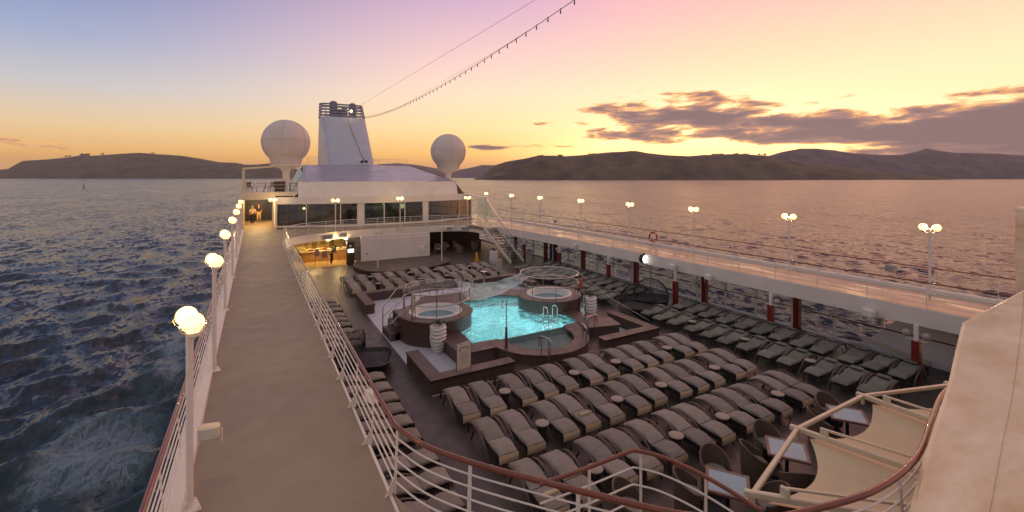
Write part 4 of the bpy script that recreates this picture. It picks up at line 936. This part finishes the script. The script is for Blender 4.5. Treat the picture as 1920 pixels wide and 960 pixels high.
t = thing('pool_ladder', 'steel pool ladder with two hoops standing in the turquoise water', 'ladder', (11.0,16.2,.1))
for x in (0,.5): MB().tube(smooth_path([(x,.35,0),(x,.35,1.15),(x,.25,1.28),(x,.1,1.28),(x,0,1.15),(x,0,.3)], 5), .022, 8).build('rail', chrome, t, True)
for z in (.35,.15): MB().tube([(0,.35,z),(.5,.35,z)], .018, 8).build('rung', chrome, t, True)
t = thing('pool_shower', 'slim outdoor shower column with hooked head before the pool', 'shower', (8.3,15.05,0))
MB().tube([(0,0,0),(0,0,.9),(0,0,1.35),(0,0,1.4),(0,0,2.3)], .03, 10, rr=[.055,.06,.04,.018,.018]).build('column', mat('bronze_steel', S(110,98,92), .35, metal=.6), t, True)
MB().tube(smooth_path([(0,0,2.25),(-.01,0,2.42),(-.1,0,2.46),(-.17,0,2.38),(-.18,0,2.2)], 5), .014, 8).lathe([(.05,0),(.012,.1)], (-.18,0,2.12), 10).build('shower_head', chrome, t, True)
MB().lathe([(.12,0),(.12,.012)], (.25,-.25,.006), 16).build('drain', blackm, t)
t = thing('pool_shower', 'steel shower column at the right edge behind the pool platform', 'shower', (13.0,16.2,.6))
MB().tube([(0,0,0),(0,0,.8),(0,0,1.6)], .03, 10, rr=[.05,.05,.02]).build('column', chrome, t, True)
t = thing('pedestal', 'short steel pedestal with flat top behind the pool', 'pedestal', (12.7,26.0,0))
MB().tube([(0,0,0),(0,0,.98)], .06, 12).build('column', chrome, t, True); MB().lathe([(.17,0),(.19,.03),(.17,.05)], (0,0,.98), 18).build('cap', chrome, t, True)
easel('rules_sign', 'white framed notice board with small print standing on the front left bench', (6.15,14.15,.5), .62, .82, .08, mat('notice_white', S(206,196,180), .5), chrome, .25)
easel('rules_sign', 'white notice board in a steel frame near the foot of the stairs', (15.0,28.3,0), .75, 1.05, .12, mat('notice_white_b', S(180,182,176), .5), chrome, .5)
easel('tub_notice', 'narrow pale notice fixed to the rail of the left whirlpool tub', (5.75,18.5,1.07), .26, .75, .3, mat('notice_pale', S(190,180,164), .5), chrome, .7)
def pot(label, x, y, h=1.05):
    t = thing('planter', label, 'planter', (x,y,0), 0, 'white rippled planters')
    pr = [(.20+.13*math.sin(min(1,z/.75)*PI*.62)+.0, z) for z in np.linspace(0, h, 36)]
    MB().lathe(pr, seg=28, wob=lambda a_, z: 1+.07*math.sin(z*42+1.6*math.sin(a_*2)+a_)).build('pot', plasterw, t, True)
    MB().lathe([(.01,h-.02),(.27,h-.02)], seg=16).build('soil', soil, t)
    q = random.Random(int(x*10)); m = MB()
    for k in range(120):
        a_ = q.uniform(0,2*PI); r_ = q.uniform(0,.26); b = Vector((r_*math.cos(a_), r_*math.sin(a_), h+q.uniform(-.02,.16))); d = Vector((math.cos(a_),math.sin(a_),q.uniform(.2,1.4))).normalized()*q.uniform(.08,.16); s = Vector((-math.sin(a_),math.cos(a_),0))*.025
        m.add([b, b+d*.5+s, b+d, b+d*.5-s], [(0,1,2,3)])
    m.build('plant', leafm, t)
pot('white rippled planter before the left whirlpool tub', 6.42, 17.35); pot('white rippled planter beside the right whirlpool tub', 14.6, 17.75); pot('white rippled planter standing at the foot of the stairs', 16.4, 31.8, 1.2)
t = thing('orange_ring_pile', 'red orange lifebuoys hung on the right tub rail above the planter', 'lifebuoy', (14.35,18.1,1.7), .8)
for k in range(3): MB().tube([(.17*math.cos(a_)+.05*k, .05*k, .2*math.sin(a_)-.15*k+.1) for a_ in np.linspace(0,2*PI,17)[:-1]], .035, 6, True).build('ring', mat('faded_red', S(176,84,70), .6), t, True)
t = thing('wet_floor_sign', 'yellow folding wet floor sign beside the stairs planter', 'floor sign', (15.6,33.3,0))
MB().add([(-.14,-.16,0),(.14,-.16,0),(.06,-.02,.95),(-.06,-.02,.95),(-.14,-.13,0),(.14,-.13,0),(.06,.0,.95),(-.06,.0,.95)], [(0,1,2,3),(7,6,5,4),(0,3,7,4),(1,5,6,2),(3,2,6,7),(0,4,5,1)]).build('front_panel', mat('yellow_plastic', S(214,160,30), .5), t)
MB().add([(-.14,.2,0),(.14,.2,0),(.06,.04,.95),(-.06,.04,.95),(-.14,.17,0),(.14,.17,0),(.06,.02,.95),(-.06,.02,.95)], [(3,2,1,0),(4,5,6,7),(4,7,3,0),(2,6,5,1),(7,6,2,3),(1,5,4,0)]).build('rear_panel', mat('yellow_plastic_b', S(214,160,30), .5), t)

# ------------------------------------------------------------------ loungers
def cushion_mesh(y0, y1, zf, w=.275, th=.072, puff=.03, seed=0):
    n, sg = 12, 14; vs = []; q = random.Random(seed)
    for j in range(n+1):
        v = j/n; y = y0+(y1-y0)*v; e = min(1, math.sin(PI*min(max(v, .0), 1))**.35) if 0 < v < 1 else .0
        e = max(e, .22); z = zf(y)
        for k in range(sg):
            a_ = 2*PI*k/sg; cx = math.copysign(abs(math.cos(a_))**.35, math.cos(a_)); cz = math.copysign(abs(math.sin(a_))**.8, math.sin(a_))
            wr = puff*math.sin(3.1*y+seed)*.3+q.uniform(-.007,.007)+.006*math.sin(23*y+seed+4*cx)
            vs.append((cx*(w-(.02 if e < .9 else 0)), y, z+cz*(th*e+wr*(1 if cz > 0 else 0))))
    fs = [(j*sg+k, j*sg+(k+1) % sg, (j+1)*sg+(k+1) % sg, (j+1)*sg+k) for j in range(n) for k in range(sg)]
    fs += [tuple(range(sg-1,-1,-1)), tuple(n*sg+k for k in range(sg))]
    return MB().add(vs, fs)
def zback(y): t_ = (y-.62)/1.06; return .37+.09*math.sin(min(1, max(0, t_))*PI*.86)**1.0
def make_lounger(cm, fm, flap=True, pillow=False, sd=0, towel=False):
    t = thing('sun_lounger', 'x', 'sun lounger')
    s_ = cushion_mesh(0, .66, lambda y: .36+.03*math.sin(y*4.5), seed=1+sd).build('seat_cushion', cm, t, True)
    cushion_mesh(.672, 1.66, zback, seed=3+sd).build('back_cushion', cm, t, True)
    if flap:
        MB().grid(lambda u, v: (-.27+.54*u, -.012-.02*math.sin(v*3)+.008*math.sin(u*9), .36-.20*v), 8, 5).grid(lambda u, v: (-.27+.54*u, -.024-.02*math.sin(v*3)+.008*math.sin(u*9), .16+.20*v), 8, 5).build('hanging_flap', fm, s_, True)
    if pillow: MB().box((0,1.25,.60), (.38,.2,.05), 0, .02).build('head_pad', cm, t)
    if towel: MB().tube([(-.2,.3,.475),(-.07,.3,.485),(.07,.3,.48),(.19,.31,.475)], .05, 10).build('rolled_towel', cushion_l, s_, True)
    m = MB().bx((-.27,.05,.24),(.27,1.0,.29)); m.tube([(-.27,.15,.27),(.27,.15,.27)], .02, 6); m.build('frame', wickd, t)
    pth = smooth_path([(.0,.30,0),(0,.46,.2),(0,.70,.40),(0,1.0,.54),(0,1.3,.58),(0,1.52,.50),(0,1.66,.34),(0,1.68,.18)], 4)
    for s in (-1,1):
        MB().tube([(s*.332, p.y, p.z-.04) for p in pth], .02, 8, flat=(.034,.016)).build('armrest', wickb, t, True)
        MB().beam((s*.25,.1,.27),(s*.27,.02,0),.03,.03).build('leg', wickd, t); MB().beam((s*.28,1.4,.3),(s*.3,1.55,0),.03,.03).build('leg', wickd, t)
    return t
def make_stable():
    t = thing('side_table', 'x', 'side table')
    MB().lathe([(.15,0),(.16,.02),(.10,.22),(.16,.46)], seg=20).build('base', wickd, t, True); MB().lathe([(.17,.46),(.185,.47),(.185,.495),(.17,.50)], seg=24).build('table_top', mat('speckled_top', S(146,136,126), .5, var=.3, scale=60), t, True)
    return t
protoAs = [make_lounger(cushion, cushion_l), make_lounger(cushion, cushion_l, sd=10), make_lounger(cushion, cushion_l, sd=20), make_lounger(cushion, cushion_l, sd=30, towel=True)]; protoB = make_lounger(cushion_g, cushion_g, False, True); ptab = make_stable()
usedA = [False]*4; usedB = usedT = False; pr_ = random.Random(21)
def place(kind, loc, rz, label, group):
    global usedA, usedB, usedT
    if kind == 'A':
        q = pr_.choice((0,1,2,0,1,2,0,1,2,3)); p, u = protoAs[q], usedA[q]; usedA[q] = True
    elif kind == 'B': p, u = protoB, usedB; usedB = True
    else: p, u = ptab, usedT; usedT = True
    if u: o = dup(p, loc, rz, label, group)
    else: memo_kids(p); o = p; o.location = loc; o.rotation_euler.z = rz; o['label'] = label; o['group'] = group
    return o
LX = [5.32,6.14,7.22,8.03,8.86,9.88,10.68,11.76,12.52,13.30,14.46,15.18]; TX = [6.68,9.35,11.2,13.83]
jr = random.Random(9)
rows = [(9.75+1.95, 'nearest the pool front'), (9.62, 'between the pool row and the tables row'), (7.45, 'nearest the dining tables')]
for yf, w in rows:
    for i, x in enumerate(LX): place('A', (x+jr.uniform(-.025,.025), yf+jr.uniform(-.05,.05), 0), jr.uniform(-.03,.03), '%s lounger from left in row %s' % (ORD[i], w), 'taupe sun loungers before the pool')
    for i, x in enumerate(TX): place('T', (x, yf+.5, 0), 0, '%s side table from left in lounger row %s' % (ORD[i], w), 'round side tables between loungers')
for yf, w in ((27.75,'just behind the pool'),(29.95,'nearest the stage')):
    for i, x in enumerate(LX[:12]):
        place('A', (x-.1+jr.uniform(-.025,.025), yf+(.35 if 4 < i < 7 else 0)+jr.uniform(-.05,.05), 0), jr.uniform(-.03,.03), '%s grey lounger from the left in the row %s' % (ORD[i], w), 'sun loungers behind the pool')
    for i, x in enumerate(TX): place('T', (x-.1, yf+.6, 0), 0, '%s round side table from the left in the row %s' % (ORD[i], w), 'round side tables behind the pool')
RY = [6.78,7.55,8.32,9.30,10.08,10.9,11.75,12.55,13.38,14.38,15.15,15.98,19.3,20.1,20.9,21.9,22.7,23.5,24.5,25.3,26.1,27.1,27.9,28.7]
for xf, w in ((16.5,'inner right-hand row by the aisle'),(18.72,'outer right-hand row by the glass')):
    for i, y in enumerate(RY):
        xo = .35 if (xf > 18 and 12 <= i) else 0
        place('B', (xf-xo*.3+jr.uniform(-.05,.05), y+jr.uniform(-.03,.03), 0), -PI/2+jr.uniform(-.04,.04), '%s lounger from near end, %s' % (ORD[i], w), 'grey sun loungers along the right side')
for i, y in enumerate((8.8,11.3,13.85,21.4,24.0,26.6)): place('T', (17.35,y,0), 0, '%s round side table from the near end among the right-hand loungers' % ORD[i], 'round side tables along the right side')
LYs = [7.9,8.75,9.6,10.45,11.5,12.3,13.05,13.8,14.6,15.45,18.9,19.8,20.6,21.6,22.4,23.2,24.2,25.1,26.0]
for i, y in enumerate(LYs): place('A', (3.75+jr.uniform(-.04,.04), y, 0), PI/2+jr.uniform(-.03,.03), '%s lounger from the near end tucked below the left walkway' % ORD[i], 'sun loungers below the left walkway')

# wicker daybeds with net domes
def pod(label, x, y, rz, hue):
    t = thing('daybed', label, 'daybed', (x,y,0), rz, 'black daybeds with net domes')
    rr = lambda a_: 1/((abs(math.cos(a_))**4+abs(math.sin(a_))**4)**.25)
    MB().lathe([(.62,.05),(.82,.12),(.95,.38),(.97,.42),(.90,.42),(.80,.25),(.01,.22)], seg=40, wob=lambda a_, z: rr(a_)).build('base', wickd, t, True)
    MB().lathe([(.01,.34),(.7,.34),(.8,.30),(.8,.24)], seg=40, wob=lambda a_, z: rr(a_)).build('mattress', mat('black_cushion_'+hue, S(50,46,50), .8), t, True)
    m = MB()
    for k in range(15):
        ph = PI*k/14*.62; m.tube([(.95*math.cos(a_), .1+.85*math.sin(ph)*math.sin(a_)+.1, .42+1.0*math.cos(ph)*math.sin(a_)) for a_ in np.linspace(0,PI,20)], .012 if k else .025, 5)
    for k in range(1,18):
        a_ = PI*k/18; m.tube([(.95*math.cos(a_), .1+.85*math.sin(ph)*math.sin(a_)+.1, .42+1.0*math.cos(ph)*math.sin(a_)) for ph in np.linspace(0,PI*.62,12)], .007, 4)
    m.build('net_dome', blackm, t)
pod('black wicker daybed with raised net dome, nearer the bench', 17.35, 17.3, -1.0, 'a'); pod('black wicker daybed with net dome, nearer the red column', 19.0, 17.9, -.8, 'b')
pod('black daybed half hidden under the left walkway', 3.55, 17.2, 1.2, 'c')

# ------------------------------------------------------------------ dining tables and tub chairs
def dtable(label, x, y, rz):
    t = thing('dining_table', label, 'table', (x,y,0), rz, 'square glass topped dining tables')
    MB().ring([(-.36,-.36),(.36,-.36),(.36,.36),(-.36,.36)], [(-.42,-.42),(.42,-.42),(.42,.42),(-.42,.42)], .70, .75).build('frame', mat('brown_frame', S(120,92,84), .5), t)
    MB().bx((-.36,-.36,.715),(.36,.36,.743)).lathe([(.022,.743),(.022,.75),(.001,.75)], seg=10).build('table_top', mat('pale_glass_top', S(136,172,186), .38, var=.04), t)
    MB().tube([(0,0,0),(0,0,.71)], .04, 10).beam((-.3,0,.03),(.3,0,.03),.06,.04).beam((0,-.3,.032),(0,.3,.032),.06,.04).build('pedestal', blackm, t)
def make_tub():
    t = thing('tub_chair', 'x', 'chair')
    def fnn(sc_):
        def f(u, v):
            a_ = R(-35)+u*R(250); hh = .52+.30*math.sin(u*PI)**1.5; z = .0+v*hh if True else 0
            r_ = (.30+.04*v+.04*math.sin(v*PI)*0)*sc_; return (r_*math.cos(a_), r_*math.sin(a_), .04+z)
        return f
    m = MB().grid(fnn(1.0), 26, 6); f2 = fnn(.9); m.grid(lambda u, v: f2(1-u, v), 26, 6)
    a1, a2 = fnn(1.0), fnn(.9); m.tube([((Vector(a1(u,1))+Vector(a2(u,1)))/2) for u in np.linspace(0,1,27)], .022, 6)
    m.build('shell', wick, t, True)
    MB().lathe([(.01,.40),(.25,.40),(.27,.43),(.25,.46),(.01,.47)], seg=20).build('seat', cushion, t, True)
    MB().lathe([(.24,0),(.28,.4)], seg=20).build('base', wickd, t, True)
    return t
dtable('square pale glass dining table nearest the stair landing handrail', 8.5, 5.92, .62); dtable('square pale glass dining table half under the awning in the middle', 10.78, 5.98, .62); dtable('square pale glass dining table at the far side of the awning', 13.75, 6.05, .62)
tc0 = make_tub()
chairs = [(6.55,6.75,.4,'brown tub chair behind the curved wooden landing handrail'),(7.95,6.42,.8,'brown tub chair left of the nearest dining table'),(9.05,6.6,-.5,'brown tub chair behind the nearest dining table'),(9.1,5.35,-2.3,'brown tub chair at the right of the nearest table'),(7.95,5.3,2.5,'brown tub chair in front of the nearest dining table'),(10.15,6.35,.9,'brown tub chair left of the middle dining table'),(11.1,6.62,-.4,'brown tub chair behind the middle dining table'),(10.2,5.45,2.5,'brown tub chair in front of the middle table under the awning'),(13.15,6.4,.8,'brown tub chair left of the far dining table'),(14.1,6.65,-.4,'brown tub chair behind the far dining table')]
for i, (x, y, rz, lb) in enumerate(chairs):
    if i == 0: memo_kids(tc0); tc0.location = (x,y,0); tc0.rotation_euler.z = rz; tag(tc0, lb, None, 'brown tub chairs at the dining tables')
    else: dup(tc0, (x,y,0), rz, lb, 'brown tub chairs at the dining tables')

# ------------------------------------------------------------------ awning
aw = thing('awning', 'fan shaped cream awning on white beams projecting over the dining tables', 'awning', (0,0,0))
tips = [Vector((6.4,4.04,2.4)),Vector((8.76,4.67,2.4)),Vector((11.3,4.68,2.4)),Vector((13.6,3.95,2.4))]
bases = [Vector((8.3,2.15,2.4)),Vector((9.45,2.0,2.4)),Vector((11.33,2.3,2.4)),Vector((13.0,2.2,2.4))]
for i in range(3): MB().beam(tips[i], tips[i+1], .07, .07, .01).build('boom', cream, aw)
for i in range(4):
    MB().beam(tips[i]+(tips[i]-bases[i]).normalized()*.12, bases[i], .08, .10, .015).build('arm', cream, aw)
    d = (bases[i]-tips[i]).normalized(); p = tips[i]+d*.42
    MB().beam(p+Vector((0,0,.0)), p+Vector((0,0,.17)), .05,.12).beam(p+Vector((0,0,.16)), bases[i]+Vector((0,0,.22)), .035,.035).build('stay', cream, aw)
    MB().beam(tips[i]+Vector((0,0,-.04)), tips[i]+Vector((0,0,-.17)), .06,.05).build('bracket', cream, aw)
for i in range(3):
    def fab(u, v, i=i):
        a_, b_ = tips[i], tips[i+1]; ba, bb = bases[i], bases[i+1]
        cc = math.sin(u*PI)**.9*.2
        s = .07+v*.93; s = s+(1-v)*cc*.62
        p = a_.lerp(ba, s); q = b_.lerp(bb, s); r_ = p.lerp(q, u); r_.z = 2.30-.10*math.sin(u*PI)*(1-.4*v)-.04*v; return r_
    m = MB().grid(fab, 22, 14); m.grid(lambda u, v, i=i: fab(1-u, v, i)-Vector((0,0,.006)), 22, 14); m.build('fabric_panel', canv, aw, True)

# cream cover, golden light painted into its colour, close to the camera on the right
cv_ = thing('canvas_cover', 'big cream cover panel with painted golden light leaning at the right foreground edge', 'cover', (8,2.6,UZ))
# left and right edge of the sloping cover, top to bottom
EL = [[(10.97, 2.97, 4.52), (10.19, 2.84, 4.22), (9.27, 2.67, 3.92), (8.31, 2.52, 3.7), (7.52, 2.4, 3.5), (6.98, 2.3, 3.38), (6.53, 2.21, 3.27), (5.85, 2.08, 3.1)],
      [(17.11, 2.01, 5.78), (16.2, 1.84, 4.95), (14.85, 1.68, 4.3), (13.58, 1.48, 3.61), (12.39, 1.35, 3.13), (11.55, 1.26, 2.76), (10.53, 1.15, 2.48), (9.51, 1.04, 2.34)]]
def cov(off=0):
    def f(u, v):
        k = (1-v)*7; i0 = min(int(k), 6); fr0 = k-i0
        p = Vector(EL[0][i0]).lerp(Vector(EL[0][i0+1]), fr0); q = Vector(EL[1][i0]).lerp(Vector(EL[1][i0+1]), fr0)
        r_ = p.lerp(q, u)-Vector((8,2.6,UZ))
        r_ += Vector((-.35,-.75,.5)).normalized()*(.03*math.sin(u*PI)+.012*math.sin(u*14+v*5)-off); return r_
    return f
f1, f2 = cov(0), cov(.07)
m = MB().grid(f1, 30, 30); m.grid(lambda u, v: f2(1-u, v), 30, 30)
m.grid(lambda u, v: Vector(f2(0, u)).lerp(Vector(f1(0, u)), v), 30, 1); m.grid(lambda u, v: Vector(f1(u, 1)).lerp(Vector(f2(u, 1)), v), 30, 1)
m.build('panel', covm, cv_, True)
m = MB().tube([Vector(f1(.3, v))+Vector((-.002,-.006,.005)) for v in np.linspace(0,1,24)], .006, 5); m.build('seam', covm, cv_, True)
pp = thing('mast_post', 'pale gold-streaked post rising at the extreme right edge behind the cover', 'post', (14.25,2.9,UZ))
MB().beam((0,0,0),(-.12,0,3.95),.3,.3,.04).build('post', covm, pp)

# ------------------------------------------------------------------ light string and stay wire
def pt(x, y, d):
    u = (x-960)/845; return Vector((d*(math.sin(YAW)+u*math.cos(YAW)), d*(math.cos(YAW)-u*math.sin(YAW)), CAMZ-d*(y-331)/845))
a0 = Vector((13.0,65.2,15.4)); a1 = pt(1185,-75,14)
sl = thing('light_string', 'long string of small unlit bulbs hung from the funnel over the pool', 'light string')
pts = []
for k in range(61):
    s = k/60; p = a0.lerp(a1, s); p.z -= 3.6*4*s*(1-s)*.30; pts.append(p)
MB().tube(pts, .014, 5).build('wire', blackm, sl); 
pts2 = [p+Vector((0,0,.10+.10*math.sin(i*.2))) for i, p in enumerate(pts)]
MB().tube(pts2, .006, 4).build('support_wire', blackm, sl)
Lp = arclen(pts); nb = 58
for k in range(nb):
    p, d = at(pts, Lp, Lp[-1]*(k+.7)/nb)
    MB().tube([p+Vector((0,0,.04)), p+Vector((0,0,-.06)), p+Vector((0,0,-.14)), p+Vector((0,0,-.19))], .02, 6, rr=[.017,.02,.032,.008]).build('bulb', blackm, sl)
w = MB().tube([Vector((12.6,65.2,17.0)), pt(1003,0,30), pt(1170,-100,18)], .012, 4).build('stay_wire', mat('thin_wire', S(120,100,110), .5), None)
tag(w, 'thin bare stay wire running from the funnel above the light string', 'wire')

# ------------------------------------------------------------------ people
def person(label, loc, rz, top, legsM, hairM, pose='stand', H=1.75):
    t = thing('person', label, 'person', loc, rz)
    def fig(name, joints, edges, rad, m_, parent=t, root=0):
        me = bpy.data.meshes.new(name); me.from_pydata(joints, edges, []); me.update(); o = bpy.data.objects.new(name, me); C.objects.link(o); o.parent = parent
        sm = o.modifiers.new('skin', 'SKIN'); sv = me.skin_vertices if len(me.skin_vertices) else None
        if sv is None:
            bm = bmesh.new(); bm.from_mesh(me); bm.verts.layers.skin.verify(); bm.to_mesh(me); bm.free(); sv = me.skin_vertices
        for i, r_ in enumerate(rad): sv[0].data[i].radius = (r_, r_) if not isinstance(r_, tuple) else r_
        sv[0].data[root].use_root = True
        sub = o.modifiers.new('sub', 'SUBSURF'); sub.levels = 2; sub.render_levels = 2; me.materials.append(m_); return o
    k = H/1.75; bend = pose == 'lean'
    lean = Vector((0,-.22,-.08)) if bend else Vector((0,0,0))
    hip = Vector((0,0,.95)); ch = Vector((0,0,1.28))+lean*.8; nk = Vector((0,0,1.48))+lean*1.25; hd = Vector((0,-.02,1.62))+lean*1.7
    J = [hip, Vector((0,0,1.1))+lean*.35, ch, nk, hd, hd+Vector((0,0,.07)),
         Vector((-.18,0,1.42))+lean*1.1, Vector((-.24,-.02,1.15))+lean*1.2, Vector((-.22,-.12 if not bend else -.35,.92))+lean*.6,
         Vector((.18,0,1.42))+lean*1.1, Vector((.24,-.02,1.15))+lean*1.2, Vector((.22,-.12 if not bend else -.38,.92))+lean*.6,
         Vector((-.09,0,.88)), Vector((-.11,-.03,.5)), Vector((-.12,.03,.08)), Vector((-.12,-.12,.04)),
         Vector((.09,0,.88)), Vector((.11,.02 if not bend else -.05,.5)), Vector((.12,.08 if not bend else .03,.08)), Vector((.12,-.07,.04))]
    Ed = [(0,1),(1,2),(2,3),(3,4),(4,5),(2,6),(6,7),(7,8),(2,9),(9,10),(10,11),(0,12),(12,13),(13,14),(14,15),(0,16),(16,17),(17,18),(18,19)]
    Rd = [.115,.115,.13,.052,.085,.075,.062,.046,.033,.062,.046,.033,.088,.062,.042,.035,.088,.062,.042,.035]
    fig('body', [j*k for j in J], Ed, [r_*k for r_ in Rd], skin)
    fig('shirt', [J[i]*k for i in (0,1,2,3,6,7,9,10)], [(0,1),(1,2),(2,3),(2,4),(4,5),(2,6),(6,7)], [x*k for x in (.135,.135,.15,.065,.078,.06,.078,.06)], top)
    fig('trousers', [J[i]*k for i in (0,12,13,14,16,17,18)], [(0,1),(1,2),(2,3),(0,4),(4,5),(5,6)], [x*k for x in (.13,.105,.08,.06,.105,.08,.06)], legsM)
    MB().sphere((hd+Vector((0,.015,.045)))*k, .105*k, 14, 8, -.1, 1).build('hair', hairM, t, True)
dark = cloth('dark_cloth', 30,30,36); 
person('person in pale shirt and dark trousers walking in the lit passage', (-.30,50.6,UZ), .2, cloth('pale_shirt',190,184,172), dark, cloth('grey_hair',150,140,130))
person('person in dark jacket and beige trousers in the lit passage', (.25,52.2,UZ), -.2, cloth('navy_jacket',40,42,54), cloth('beige_trousers',186,164,130), cloth('brown_hair',90,66,50), H=1.82)
person('crew person in grey shirt and black trousers leaning at the buffet', (5.3,38.9,.02), 1.2, cloth('grey_shirt',110,106,100), dark, dark, 'lean', 1.62)
# furniture in the covered lounge, right of the stage
for i, (x, y) in enumerate(((14.6,39.5),(15.8,40.5),(17.2,41.5),(16.4,38.6),(18.4,39.8),(19.4,41.0))):
    dup(tc0, (x,y,0), .6*i, '%s pale chair from the left in the dark covered lounge' % ORD[i], 'chairs in the covered lounge')
